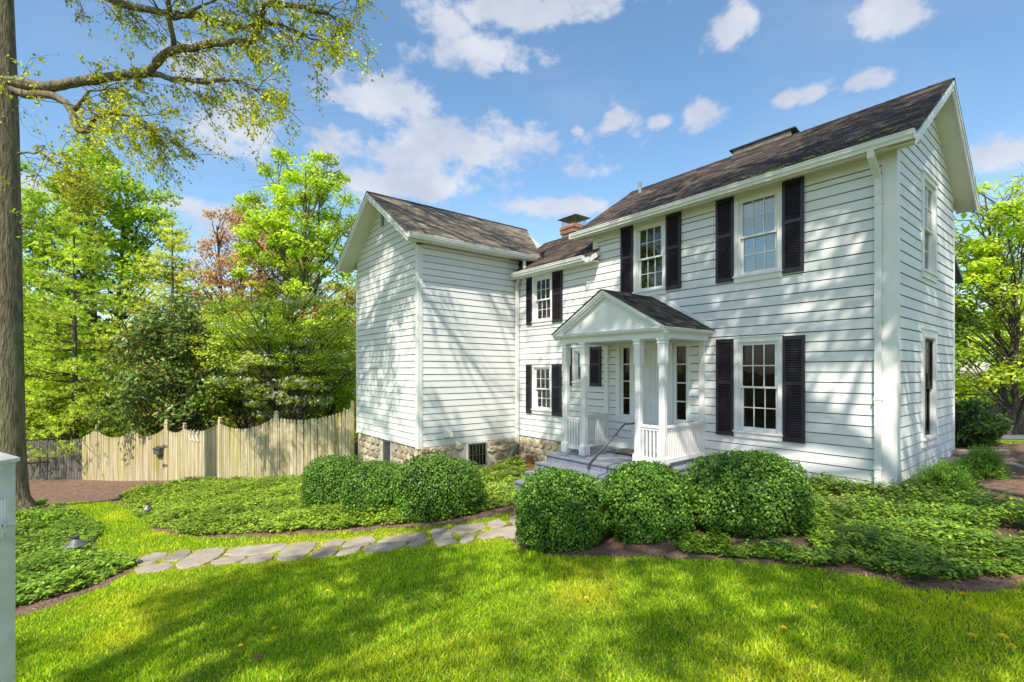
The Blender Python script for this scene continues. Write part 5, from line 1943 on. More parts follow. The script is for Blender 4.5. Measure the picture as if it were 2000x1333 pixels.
def tree(name, label, cat, base, crown_c, crown_r, clumps=80, clump_r=(0.5, 0.95), per=170, leaf=(0.13, 0.09), palette=G_MID, trunk_r=0.16, stems=1, flat=0.6,
         seed=1, egg=0.1, inner=0.35, mat='leaf', bark='bark_dark', lift=0.25, up=0.9, group=None, flowers=None, clump_var=0.3, spread_twigs=True, low_start=0.45, mind=0.0):
    rng = np.random.default_rng(seed)
    bx, by = base
    bz = float(ter(bx, by)) - 0.1
    root = empty(name, (bx, by, bz))
    tag(root, label, cat, group)
    B = np.array([bx, by, bz])
    cent = envelope_points(clumps, crown_c, crown_r, rng, inner, egg, mind)
    rad = rng.uniform(clump_r[0], clump_r[1], len(cent))
    # wood
    mb = MB()
    tops = []
    top_z = crown_c[2] + crown_r[2] * 0.55
    for s in range(stems):
        ox = np.clip(rng.normal(0, crown_r[0] * 0.22, 2), -0.3 * crown_r[0], 0.3 * crown_r[0]) if stems > 1 else rng.normal(0, 0.15, 2)
        t = np.array([crown_c[0] + ox[0], crown_c[1] + ox[1], top_z])
        p0 = np.array([bx + (rng.normal(0, 0.15) if stems > 1 else 0), by, bz])
        pts = [tuple(p0 - B)]
        for k in range(1, 7):
            f = k / 6
            q = p0 * (1 - f) + t * f
            q[:2] += rng.normal(0, 0.10, 2)
            pts.append(tuple(q - B))
        limb(mb, pts, trunk_r / math.sqrt(stems), trunk_r * 0.15, 8)
        tops.append(np.array(pts) + B)
    lo_z = bz + (crown_c[2] - crown_r[2] - bz) * low_start
    for i, c in enumerate(cent):
        st = min(tops, key=lambda q: math.hypot(q[-1, 0] - c[0], q[-1, 1] - c[1]) * rng.uniform(0.8, 1.25))
        hd = math.hypot(c[0] - crown_c[0], c[1] - crown_c[1])
        za = min(max(lo_z, c[2] - hd * 0.7 - 0.4), top_z - 0.3)
        f = np.clip((za - st[0, 2]) / (st[-1, 2] - st[0, 2]), 0, 1) * (len(st) - 1)
        k = int(min(f, len(st) - 2))
        a = st[k] * (1 - (f - k)) + st[k + 1] * (f - k)
        r0 = trunk_r * (0.16 + 0.16 * rng.random()) * (1 if hd > 0.5 * crown_r[0] else 0.6)
        limb(mb, [tuple(np.array(p) - B) for p in bend(a, c, lift * rng.uniform(-0.4, 1.2), 5, 0.07, rng)], r0, 0.012, 5)
        if spread_twigs:
            for q in range(3):
                e = c + rng.normal(0, 1, 3) * rad[i] * np.array([0.7, 0.7, 0.45])
                limb(mb, [tuple(np.array(p) - B) for p in bend(c, e, 0.05, 3)], 0.012, 0.005, 4)
    mb.build('trunk', bark, root, smooth=True)
    # leaves
    C, ids = clump_leaves(cent, rad, per, flat, rng)
    n = len(C)
    tint = pick_tint(n, palette, 0.16, rng) * (1 + rng.uniform(-clump_var, clump_var, len(cent)))[ids][:, None]
    out = unit(C - cent[ids])
    nb = out * 0.5 + np.array([0, 0, up])
    sz = rng.uniform(0.7, 1.25, n)
    V, F, T = leaf_quads(C - B, leaf[0] * sz, leaf[1] * sz, nb, np.clip(tint, 0.003, 0.9), rng=rng, spread=0.55)
    link('crown', flat_mesh('crown', V, F, mat, T), root)
    if flowers:
        nf, fcol, fs, layer = flowers
        idx = rng.integers(0, n, nf)
        keep = layer(cent[ids[idx]])
        P = C[idx][keep] + np.array([0, 0, 0.05])
        k = len(P)
        if k:
            V1, F1, T1 = leaf_quads(P - B, fs * rng.uniform(0.7, 1.2, k), fs * 0.6, np.tile([0, 0, 1.5], (k, 1)), pick_tint(k, fcol, 0.06, rng), rng=rng, spread=1.1)
            V2, F2, T2 = leaf_quads(P - B + 0.004, fs * rng.uniform(0.7, 1.2, k), fs * 0.6, np.tile([0, 0, 1.5], (k, 1)), pick_tint(k, fcol, 0.06, rng), rng=rng, spread=1.1)
            link('blossom', flat_mesh('blossom', np.vstack([V1, V2]), np.vstack([F1, F2 + len(V1)]), 'petal', np.vstack([T1, T2])), root)
    return root


def pine(name, label, base, h, spread, seed, palette, start=0.08, tufts=26, group=None, lean=0.0):
    rng = np.random.default_rng(seed)
    bx, by = base
    bz = float(ter(bx, by)) - 0.1
    root = empty(name, (bx, by, bz))
    tag(root, label, 'pine tree', group)
    mb = MB()
    limb(mb, [(0, 0, 0), (0.05, 0, h * 0.4), (lean, 0, h * 0.98)], 0.17, 0.02, 8)
    Cs, Ax, Ids = [], [], []
    z = h * start
    k = 0
    while z < h * 0.99:
        f = z / h
        ln = spread * (1 - f) ** 0.75 * (0.75 if f < 0.2 else 1.0) + 0.15
        for j in range(6):
            a = rng.uniform(0, 6.283)
            L_ = ln * rng.uniform(0.65, 1.15)
            rise = L_ * rng.uniform(0.0, 0.32)
            e = np.array([math.cos(a) * L_, math.sin(a) * L_, z + rise])
            s = np.array([lean * f, 0, z])
            limb(mb, bend(s, e, -0.08 * L_, 4), 0.03 * (1 - f) + 0.010, 0.006, 4)
            m_ = int(tufts * (0.35 + L_ / spread))
            t = rng.uniform(0.25, 1.05, m_)
            P = s + (e - s) * t[:, None] + rng.normal(0, 1, (m_, 3)) * np.array([0.2, 0.2, 0.09]) * (0.4 + L_ * 0.28)
            Cs.append(P)
            d = unit((e - s)[None, :] + np.array([0, 0, 0.25 * L_]) + rng.normal(0, 0.35, (m_, 3)) * L_)
            Ax.append(d)
            Ids.append(np.full(m_, k))
            k += 1
        z += 0.30 + 0.12 * f
    mb.build('trunk', 'bark_dark', root, smooth=True)
    C, A_, I_ = np.vstack(Cs), np.vstack(Ax), np.concatenate(Ids)
    # needle bunch: several thin blades round every tuft axis
    nn = 9
    C2 = np.repeat(C, nn, axis=0)
    A2 = unit(np.repeat(A_, nn, axis=0) + rng.normal(0, 0.55, (len(C) * nn, 3)))
    L2 = rng.uniform(0.11, 0.21, len(C2))
    C2 = C2 + A2 * (L2 / 2)[:, None]
    tint = pick_tint(len(C), palette, 0.18, rng) * (1 + rng.uniform(-0.3, 0.3, k))[I_][:, None]
    tint = np.repeat(tint, nn, axis=0)
    V, F, T = leaf_quads(C2, L2, 0.019, rng.normal(0, 1, (len(C2), 3)), np.clip(tint, 0.003, 0.9), axis=A2 * 6, rng=rng)
    link('crown', flat_mesh('crown', V, F, 'leaf', T), root)
    return root


BG = 'woodland trees beyond the fence'
# tall light green tree with several stems, left of the wing roof
tree('tall_tree', 'tall airy yellow-green tree with several stems beside the wing gable', 'tree', (-10.9, 25.0), (-11.0, 25.0, 8.6), (3.3, 2.4, 4.9), clumps=112, clump_r=(0.42, 0.85), per=170,
     leaf=(0.17, 0.12), palette=G_BRIGHT, trunk_r=0.24, stems=4, seed=11, egg=0.25, inner=0.3, lift=0.3, group=BG, bark='bark', mind=0.55)
tree('tall_tree', 'tall mid-green broadleaf tree rising highest beside the oak trunk', 'tree', (-22.5, 27.0), (-23.4, 27.0, 9.6), (4.4, 3.0, 5.2), clumps=130, clump_r=(0.55, 1.0), per=170,
     leaf=(0.20, 0.15), palette=[(0.13, 0.23, 0.02), (0.18, 0.28, 0.022), (0.10, 0.17, 0.018), (0.23, 0.32, 0.03)], trunk_r=0.26, stems=2, seed=12, egg=0.2, lift=0.3, group=BG, mind=0.6)
tree('coral_tree', 'airy coral-pink leafed tree between the pines and the tall green tree', 'tree', (-16.2, 29.0), (-15.6, 29.0, 7.8), (4.4, 2.4, 4.3), clumps=165, clump_r=(0.45, 0.85), per=110,
     leaf=(0.16, 0.11), palette=P_CORAL, trunk_r=0.18, stems=3, seed=13, egg=0.15, lift=0.4, group=BG, mind=0.5)
tree('coral_tree', 'small salmon-tinged tree crown close beside the wing wall', 'tree', (-8.0, 22.5), (-8.1, 22.5, 4.4), (1.9, 1.4, 1.6), clumps=34, clump_r=(0.4, 0.7), per=120,
     leaf=(0.13, 0.09), palette=P_CORAL + G_BRIGHT, trunk_r=0.09, seed=14, group=BG)
pine('pine_tree', 'soft-needled light green pine standing left behind the fence', (-19.2, 21.2), 11.8, 3.7, 15, [(0.21, 0.31, 0.04), (0.27, 0.36, 0.045), (0.16, 0.25, 0.035), (0.30, 0.38, 0.05)], group=BG)
pine('pine_tree', 'broad pale green pine in the middle of the trees behind the magnolia', (-16.3, 23.2), 11.9, 3.9, 16, [(0.26, 0.32, 0.06), (0.32, 0.36, 0.07), (0.20, 0.26, 0.05), (0.34, 0.37, 0.08)], start=0.2, group=BG)
pine('pine_tree', 'narrow olive green pine left of the coral tree', (-13.2, 24.5), 8.8, 2.7, 17, [(0.25, 0.27, 0.06), (0.30, 0.32, 0.07), (0.19, 0.21, 0.05)], start=0.15, group=BG)
# dogwood with layered branches and white bracts
tree('dogwood_tree', 'layered dogwood tree with white blossom behind the fence near the wing', 'tree', (-8.3, 18.4), (-8.6, 18.4, 2.5), (2.9, 1.8, 2.6), clumps=180, clump_r=(0.35, 0.75), per=110,
     leaf=(0.105, 0.065), palette=[(0.20, 0.28, 0.03), (0.25, 0.32, 0.035), (0.15, 0.22, 0.025), (0.29, 0.34, 0.04)], trunk_r=0.10, stems=2, flat=0.3, seed=18, lift=0.05, up=1.6, inner=0.25, group=BG,
     flowers=(5200, [(0.80, 0.79, 0.74), (0.72, 0.72, 0.64)], 0.12, lambda c: (c[:, 2] < 1.5) & (c[:, 0] > -10.2) | (np.sin(c[:, 0] * 5 + c[:, 2] * 7) > 0.8)), mat='leaf')
# magnolia: dark glossy mass with rusty undersides
tree('magnolia', 'dark glossy magnolia with rust-tinged leaves standing behind the fence', 'tree', (-13.3, 19.4), (-13.4, 19.4, 2.0), (2.7, 1.9, 2.9), clumps=130, clump_r=(0.4, 0.75), per=105,
     leaf=(0.21, 0.085), palette=[(0.05, 0.10, 0.022), (0.08, 0.14, 0.03), (0.035, 0.07, 0.018), (0.12, 0.18, 0.045), (0.16, 0.11, 0.04)], trunk_r=0.12, stems=3, flat=0.85, seed=19, up=0.7, egg=0.3,
     inner=0.3, mat='leaf_glossy', group=BG)
tree('japanese_maple', 'low bright lime-green maple behind the left end of the fence', 'tree', (-19.3, 21.6), (-20.2, 21.6, 0.3), (2.8, 1.2, 2.2), clumps=75, clump_r=(0.4, 0.75), per=170,
     leaf=(0.12, 0.06), palette=G_YELLOW, trunk_r=0.08, stems=3, flat=0.35, seed=20, up=1.3, lift=0.1, group=BG)
tree('japanese_maple', 'lime-green spreading maple crown low beside the oak trunk', 'tree', (-22.6, 22.2), (-23.2, 22.2, 0.9), (2.6, 1.4, 2.4), clumps=70, clump_r=(0.4, 0.75), per=170,
     leaf=(0.12, 0.06), palette=G_YELLOW + G_BRIGHT, trunk_r=0.08, stems=2, flat=0.35, seed=21, up=1.3, lift=0.1, group=BG)
tree('understory_tree', 'light green understory tree between the magnolia and the dogwood', 'tree', (-11.4, 20.2), (-11.4, 20.2, 2.2), (1.9, 1.4, 2.9), clumps=110, clump_r=(0.4, 0.75), per=150,
     leaf=(0.12, 0.08), palette=G_BRIGHT + G_MID, trunk_r=0.08, stems=2, flat=0.5, seed=22, group=BG)
tree('understory_tree', 'pale green understory tree right behind the dogwood by the wing', 'tree', (-7.6, 21.0), (-8.2, 21.0, 1.6), (2.4, 1.4, 2.8), clumps=110, clump_r=(0.4, 0.75), per=140,
     leaf=(0.13, 0.09), palette=G_YELLOW + G_BRIGHT, trunk_r=0.07, stems=2, flat=0.5, seed=27, group=BG)
tree('understory_tree', 'yellow-green understory tree at far left behind the oak trunk', 'tree', (-24.0, 22.5), (-24.2, 22.5, 3.4), (3.0, 2.0, 3.6), clumps=80, clump_r=(0.5, 0.9), per=140,
     leaf=(0.15, 0.10), palette=G_YELLOW + G_MID, trunk_r=0.1, stems=2, seed=23, group=BG)
# right-hand side, behind the house
RG = 'trees behind the house on the right'
tree('maple_tree', 'bright yellow-green maple over the fence at the right edge', 'tree', (18.2, 17.6), (18.9, 17.8, 5.0), (3.4, 2.4, 3.7), clumps=120, clump_r=(0.45, 0.85), per=150,
     leaf=(0.15, 0.10), palette=G_YELLOW + G_BRIGHT, trunk_r=0.14, stems=3, flat=0.45, seed=24, up=1.2, group=RG)
tree('maple_tree', 'darker green tree low behind the right-hand fence', 'tree', (16.4, 18.4), (15.6, 18.6, 4.2), (2.2, 1.8, 2.6), clumps=60, clump_r=(0.45, 0.8), per=150,
     leaf=(0.14, 0.09), palette=G_MID + G_DARK, trunk_r=0.1, stems=2, flat=0.5, seed=25, group=RG)
tree('maple_tree', 'thinly leafed tree showing bare branches above the right-hand maple', 'tree', (21.5, 21.0), (21.2, 21.0, 7.6), (3.2, 2.2, 3.0), clumps=70, clump_r=(0.5, 0.9), per=26,
     leaf=(0.12, 0.08), palette=G_YELLOW, trunk_r=0.16, stems=2, seed=26, group=RG)

# far wood closing the view
def far_wood():
    rng = np.random.default_rng(40)
    n = 1150
    x = rng.uniform(-62, 62, n)
    y = 36 + 7 * rng.random(n) + 0.05 * np.abs(x)
    hmax = 7.0 + 4.0 * vnoise(x, y, 6.0, 7) + np.where((x > -26) & (x < 5), 1.0, 0.0)
    z = -2.4 + (hmax + 2.4) * rng.random(n) ** 0.8
    kind = rng.random(n)
    near = kind < 0.24                               # undergrowth directly behind the fence trees
    x[near] = rng.uniform(-38, -6.0, near.sum())
    y[near] = rng.uniform(26, 32, near.sum())
    z[near] = rng.uniform(-2.2, 5.2, near.sum())
    side = (kind >= 0.24) & (kind < 0.36)            # behind the house, right
    x[side] = rng.uniform(19, 42, side.sum())
    y[side] = rng.uniform(29.5, 35, side.sum())
    z[side] = rng.uniform(-0.5, 6.4, side.sum())
    back = kind > 0.62                               # the wood goes on round the near side of the garden
    a = rng.uniform(0.7, 5.6, back.sum())
    rr_ = rng.uniform(30, 40, back.sum())
    x[back], y[back] = np.sin(a) * rr_, np.cos(a) * rr_
    z[back] = rng.uniform(-1.5, 11.0, back.sum())
    cent = np.stack([x, y, z], 1)
    rad = rng.uniform(1.2, 2.2, n)
    C, ids = clump_leaves(cent, rad, 100, 0.7, rng)
    pal = np.array(G_MID + G_BRIGHT + G_YELLOW)
    base = pal[rng.integers(0, len(pal), n)]
    tint = base[ids] * (1 + rng.normal(0, 0.18, (len(C), 1)))
    V, F, T = leaf_quads(C, 0.38 * rng.uniform(0.7, 1.2, len(C)), 0.28, unit(C - cent[ids]) * 0.5 + np.array([0, 0, 0.9]), np.clip(tint, 0.004, 0.9), rng=rng, spread=0.5)
    o = link('far_wood', flat_mesh('far_wood', V, F, 'leaf', T))
    tag(o, 'mass of green woodland closing the view behind the nearer trees', 'woodland', kind='stuff')


far_wood()

# ---- the big oak on the left
OAK = (-12.02, 11.5)
OZ = float(ter(*OAK)) - 0.1
oak = empty('oak_tree', (OAK[0], OAK[1], OZ))
tag(oak, 'big grey-barked oak at the left edge with long limbs reaching over the lawn', 'tree')
OB = np.array([OAK[0], OAK[1], OZ])
LIMBS = {
    'main': [(-12.1, 11.50, 8.77), (-11.48, 11.38, 8.61), (-10.76, 11.27, 8.47), (-10.28, 11.15, 8.47), (-9.40, 11.03, 8.52), (-8.67, 10.92, 8.54), (-8.13, 10.80, 8.51), (-7.82, 10.68, 8.68), (-7.47, 10.57, 8.84),
             (-7.18, 10.45, 8.81), (-6.67, 10.33, 8.78), (-6.17, 10.22, 8.78), (-5.48, 10.10, 8.74), (-5.17, 9.98, 9.01), (-5.02, 9.87, 9.30), (-4.56, 9.75, 9.23), (-3.65, 9.6, 8.95)],
    'b2': [(-8.21, 10.90, 8.57), (-7.51, 10.68, 8.32), (-6.75, 10.46, 8.10), (-6.19, 10.24, 8.02), (-5.64, 10.02, 7.86), (-5.15, 9.80, 7.55)],
    'vert': [(-7.41, 10.60, 8.93), (-7.36, 10.40, 9.40), (-7.26, 10.20, 9.68), (-7.20, 10.00, 10.02)],
    'upper': [(-11.7, 11.4, 12.4), (-10.93, 11.20, 11.64), (-9.85, 11.03, 10.72), (-8.99, 10.87, 10.19), (-8.32, 10.70, 9.88), (-7.45, 10.53, 9.63), (-6.69, 10.37, 9.44), (-5.95, 10.20, 9.13), (-5.44, 10.03, 8.97),
              (-5.02, 9.87, 8.99), (-4.46, 9.70, 8.69), (-4.1, 9.53, 8.45)],
    'low': [(-11.88, 11.50, 8.54), (-11.34, 11.38, 8.35), (-10.76, 11.26, 8.26), (-10.28, 11.15, 8.05), (-10.03, 11.03, 7.72), (-9.79, 10.91, 7.29), (-9.46, 10.79, 7.23), (-9.22, 10.67, 7.40), (-8.90, 10.55, 7.44),
            (-8.46, 10.44, 7.42), (-8.02, 10.32, 7.21), (-7.68, 10.20, 7.07)],
    'low2': [(-9.92, 11.00, 7.79), (-9.62, 10.87, 7.94), (-9.36, 10.73, 8.05), (-8.94, 10.60, 8.01)],
    'left': [(-11.54, 11.30, 6.93), (-10.84, 11.07, 6.85), (-10.30, 10.83, 6.58), (-9.77, 10.60, 6.35)],
    'x1': [(-7.27, 10.40, 9.40), (-6.62, 10.13, 9.42), (-6.04, 9.87, 9.42), (-5.60, 9.60, 9.45)],
    'x2': [(-7.36, 10.40, 9.40), (-7.47, 10.27, 9.51), (-7.52, 10.13, 9.62), (-7.53, 10.00, 9.85)],
}
LR = {'main': (0.135, 0.042), 'b2': (0.075, 0.024), 'vert': (0.06, 0.04), 'upper': (0.11, 0.036), 'low': (0.11, 0.034), 'low2': (0.05, 0.014), 'left': (0.03, 0.010), 'x1': (0.04, 0.018), 'x2': (0.03, 0.014)}


def resample(pts, step, jit, rng):
    """Catmull-Rom through the points with knobbly noise"""
    P = np.array(pts, float)
    P = np.vstack([2 * P[0] - P[1], P, 2 * P[-1] - P[-2]])
    out = []
    for i in range(1, len(P) - 2):
        k = max(1, int(np.linalg.norm(P[i + 1] - P[i]) / step))
        for j in range(k):
            t = j / k
            a, b, c, d = P[i - 1], P[i], P[i + 1], P[i + 2]
            q = 0.5 * ((2 * b) + (-a + c) * t + (2 * a - 5 * b + 4 * c - d) * t * t + (-a + 3 * b - 3 * c + d) * t ** 3)
            out.append(q + rng.normal(0, jit, 3))
    out.append(P[-2])
    return np.array(out)


def build_oak():
    rng = np.random.default_rng(77)
    mb = MB()
    # trunk with root flare
    zs = [0, 0.12, 0.35, 0.8, 1.6, 3.0, 5.0, 7.0, 9.0, 10.5, 12.5, 15.0, 18.0]
    rs = [0.66, 0.54, 0.44, 0.385, 0.36, 0.345, 0.335, 0.325, 0.31, 0.29, 0.23, 0.15, 0.05]
    n = 22
    vs, fs = [], []
    for i, (z, r) in enumerate(zip(zs, rs)):
        for k in range(n):
            a = 2 * math.pi * k / n
            w = 1 + 0.07 * math.sin(5 * a + 1.0) * (1.6 if i < 3 else 0.5) + 0.03 * math.sin(9 * a + z)
            vs.append((r * w * math.cos(a) - 0.012 * z, r * w * math.sin(a), z))
    for i in range(len(zs) - 1):
        for k in range(n):
            fs.append((i * n + k, i * n + (k + 1) % n, (i + 1) * n + (k + 1) % n, (i + 1) * n + k))
    mb.add(vs, fs)
    mb.build('trunk', 'bark', oak, smooth=True)
    mb = MB()
    tw = MB()
    LC, LA = [], []                                   # leaf centres, leaf axis

    def twig(a, d, ln, r, depth):
        """thin drooping shoot with leaves towards its end"""
        k = 4
        pts = [a]
        p, v = np.array(a, float), np.array(d, float)
        for i in range(k):
            v = v + np.array([0.04, 0, -0.11]) + rng.normal(0, 0.17, 3)
            v /= np.linalg.norm(v)
            p = p + v * ln / k
            pts.append(p.copy())
        limb(tw, [tuple(q - OB) for q in pts], r, r * 0.35, 4)
        if depth > 0:
            for q in range(rng.integers(3, 6)):
                i = rng.integers(1, k + 1)
                dd = v * 0.9 + rng.normal(0, 0.65, 3)
                twig(pts[i], dd / np.linalg.norm(dd), ln * rng.uniform(0.4, 0.7), r * 0.55, depth - 1)
        if depth <= 1:
            m = rng.integers(5, 10) if depth == 0 else 3
            for q in range(m):
                t = rng.uniform(0.25, 1.0) * k
                i = int(min(t, k - 1))
                c = pts[i] * (1 - (t - i)) + pts[i + 1] * (t - i)
                LC.append(c + rng.normal(0, 0.035, 3))
                LA.append(v + rng.normal(0, 0.5, 3))

    for nm, pts in LIMBS.items():
        S = resample(pts, 0.16, 0.012, rng)
        r0, r1 = LR[nm]
        k = len(S)
        mb.tube([tuple(p - OB) for p in S], [(r0 + (r1 - r0) * (i / (k - 1)) ** 0.8) * rng.uniform(0.9, 1.12) for i in range(k)], 9, cap=True)
        start = {'main': 0.10, 'low': 0.38, 'upper': 0.18}.get(nm, 0.15)
        L_ = np.sum(np.linalg.norm(np.diff(S, axis=0), axis=1))
        cnt = int(L_ * {'main': 3.1, 'upper': 3.0, 'low': 5.0, 'b2': 4.0, 'left': 6}.get(nm, 2.8))
        for q in range(cnt):
            t = start + (1 - start) * rng.random()
            i = int(min(t * (k - 1), k - 2))
            ax = S[i + 1] - S[i]
            ax /= np.linalg.norm(ax)
            d = ax * 0.9 + rng.normal(0, 0.55, 3) + np.array([0.25, 0, -0.25])
            twig(S[i], d / np.linalg.norm(d), rng.uniform(0.55, 1.35), 0.011, 2)
        for q in range(5):
            d = ax + rng.normal(0, 0.4, 3)
            twig(S[-1], d / np.linalg.norm(d), rng.uniform(0.5, 1.0), 0.010, 2)
    # upper crown above the picture frame: limbs fan out, twigs and leaves shade the wing and the fence
    cr = []
    for q in range(25):
        a = rng.uniform(-1.15, 0.15) if q < 16 else rng.uniform(-0.78, -0.36)
        z0 = rng.uniform(11.2, 15)
        ln = rng.uniform(6.0, 10.5) if q < 16 else rng.uniform(9.5, 12.5)
        p0 = OB + np.array([-0.15, 0, z0 - OZ])
        e = p0 + np.array([math.cos(a) * ln, math.sin(a) * ln, rng.uniform(1.5, 4.0)])
        if e[2] - 1.85 < 0.80 * e[1]:
            e[2] = 1.85 + 0.84 * e[1] + 0.5
        S = np.array(bend(p0, e, 0.5, 12, 0.12, rng))
        limb(mb, [tuple(p - OB) for p in S], 0.14, 0.045, 7)
        for w in range(20):
            i = rng.integers(4, 12)
            d = (S[-1] - S[0]) / ln * 0.8 + rng.normal(0, 0.6, 3) + np.array([0, 0, 0.3])
            twig(S[i], d / np.linalg.norm(d), rng.uniform(0.9, 1.9), 0.024, 1)
    mb.build('limbs', 'bark', oak, smooth=True)
    tw.build('twigs', 'bark_dark', oak)
    C, A_ = np.array(LC), np.array(LA)
    n = len(C)
    pal = [(0.25, 0.27, 0.015), (0.31, 0.31, 0.015), (0.20, 0.24, 0.015), (0.13, 0.18, 0.02), (0.24, 0.28, 0.015), (0.09, 0.13, 0.015)]
    t = pick_tint(n, pal, 0.2, rng) * (0.6 + 0.8 * vnoise(C[:, 0], C[:, 2], 0.9, 3))[:, None]
    sz = rng.uniform(0.6, 1.3, n)
    V, F, T = leaf_quads(C - OB, 0.072 * sz, 0.042 * sz, np.tile([0.1, -0.2, 0.5], (n, 1)), np.clip(t, 0.004, 0.9), axis=A_ * 1.5, rng=rng, spread=0.9)
    link('crown', flat_mesh('crown', V, F, 'leaf', T), oak)
    print('oak leaves', n, 'twig faces', len(tw.f))


build_oak()

# ---- shade trees standing behind the viewer: they dapple lawn and house
SG = 'shade trees on the near side of the lawn'
SPAL = G_MID + G_BRIGHT
SK = dict(clump_r=(0.5, 1.05), per=130, leaf=(0.17, 0.12), palette=SPAL, trunk_r=0.22, stems=2, lift=0.4, group=SG, inner=0.15, mind=0.8)
tree('shade_tree', 'broad shade tree on the near side of the lawn, to the left', 'tree', (-6.5, -8.0), (-5.0, -5.2, 12.6), (4.6, 3.4, 3.2), clumps=33, seed=51, **SK)
tree('shade_tree', 'high-crowned shade tree nearest the house on the near side', 'tree', (7.6, -3.4), (0.2, 1.4, 14.8), (5.6, 3.0, 3.4), clumps=62, seed=52, **SK)
tree('shade_tree', 'shade tree in the middle of the near side of the lawn', 'tree', (1.5, -9.0), (0.2, -6.2, 12.8), (4.4, 3.2, 3.2), clumps=34, seed=53, **SK)
tree('shade_tree', 'shade tree farther right on the near side of the lawn', 'tree', (8.8, -1.6), (4.6, -0.6, 14.6), (3.6, 3.0, 3.4), clumps=40, seed=54, **SK)

# ---- clipped round bushes
def box_bush(x, y, w, d, h, label, seed, n=20000):
    rng = np.random.default_rng(seed)
    z0 = float(ter(x, y)) - 0.03
    root = empty('box_bush', (x, y, z0))
    tag(root, label, 'bush', 'clipped round bushes')
    r = np.array([w / 2, d / 2, h * 0.58])
    c = np.array([0, 0, h * 0.44])

    def surf(dirs):
        a = np.arctan2(dirs[:, 1], dirs[:, 0])
        wob = 1 + 0.20 * (vnoise(a * 1.2 + seed, dirs[:, 2] * 2, 0.6, seed) - 0.5) + 0.10 * (vnoise(a * 3 + 9, dirs[:, 2] * 4, 0.5, seed + 3) - 0.5)
        e = 2.7                                       # superellipse: flatter sides, broad top
        q = (np.abs(dirs[:, 0]) ** e + np.abs(dirs[:, 1]) ** e + np.abs(dirs[:, 2]) ** e) ** (-1 / e)
        sh = np.where(dirs[:, 2] < 0, 1 + 0.0 * dirs[:, 2], 1.0)
        return dirs * (q * wob * sh)[:, None]
    dirs = unit(rng.normal(0, 1, (n, 3)))
    dirs = dirs[dirs[:, 2] > -0.72]
    P = surf(dirs)
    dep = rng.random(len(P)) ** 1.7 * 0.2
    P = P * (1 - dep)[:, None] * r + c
    P[:, 2] = np.maximum(P[:, 2], 0.02)
    up = (rng.random(len(P)) < 0.10)
    P += dirs * (rng.random((len(P), 1)) * 0.03) * up[:, None]
    pal = [(0.075, 0.155, 0.02), (0.105, 0.21, 0.024), (0.035, 0.08, 0.014), (0.14, 0.25, 0.028), (0.055, 0.115, 0.016)]
    t = pick_tint(len(P), pal, 0.2, rng)
    t *= (0.75 + 0.5 * vnoise(P[:, 0] + seed, P[:, 2] + P[:, 1], 0.16, seed))[:, None]
    sz = rng.uniform(0.7, 1.3, len(P))
    V, F, T = leaf_quads(P, 0.036 * sz, 0.026 * sz, dirs * 0.8 + np.array([0, 0, 0.35]), np.clip(t, 0.004, 0.6), rng=rng, spread=0.6)
    link('foliage', flat_mesh('foliage', V, F, 'leaf_box', T), root)
    # solid core blocks see-through; shade between leaves put into its near-black colour
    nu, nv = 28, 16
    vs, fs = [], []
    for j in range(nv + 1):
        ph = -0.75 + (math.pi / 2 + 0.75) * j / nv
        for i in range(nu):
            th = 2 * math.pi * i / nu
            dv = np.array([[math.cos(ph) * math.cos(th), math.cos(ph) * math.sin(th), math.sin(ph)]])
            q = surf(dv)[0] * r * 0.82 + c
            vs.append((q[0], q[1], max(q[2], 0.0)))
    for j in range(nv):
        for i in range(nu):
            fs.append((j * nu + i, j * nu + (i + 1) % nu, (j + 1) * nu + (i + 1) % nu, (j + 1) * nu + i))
    MB().add(vs, fs).build('shade_core', 'core_shade', root, smooth=True)


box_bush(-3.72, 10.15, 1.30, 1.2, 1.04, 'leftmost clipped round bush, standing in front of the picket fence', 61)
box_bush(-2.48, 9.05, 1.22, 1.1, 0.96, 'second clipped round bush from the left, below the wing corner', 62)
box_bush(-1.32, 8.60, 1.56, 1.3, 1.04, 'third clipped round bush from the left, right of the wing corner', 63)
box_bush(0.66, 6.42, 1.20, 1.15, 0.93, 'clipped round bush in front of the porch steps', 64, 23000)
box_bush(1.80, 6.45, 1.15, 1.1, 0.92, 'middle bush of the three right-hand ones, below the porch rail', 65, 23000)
box_bush(3.08, 6.36, 1.46, 1.3, 0.97, 'rightmost clipped round bush, below the ground-floor window', 66, 26000)


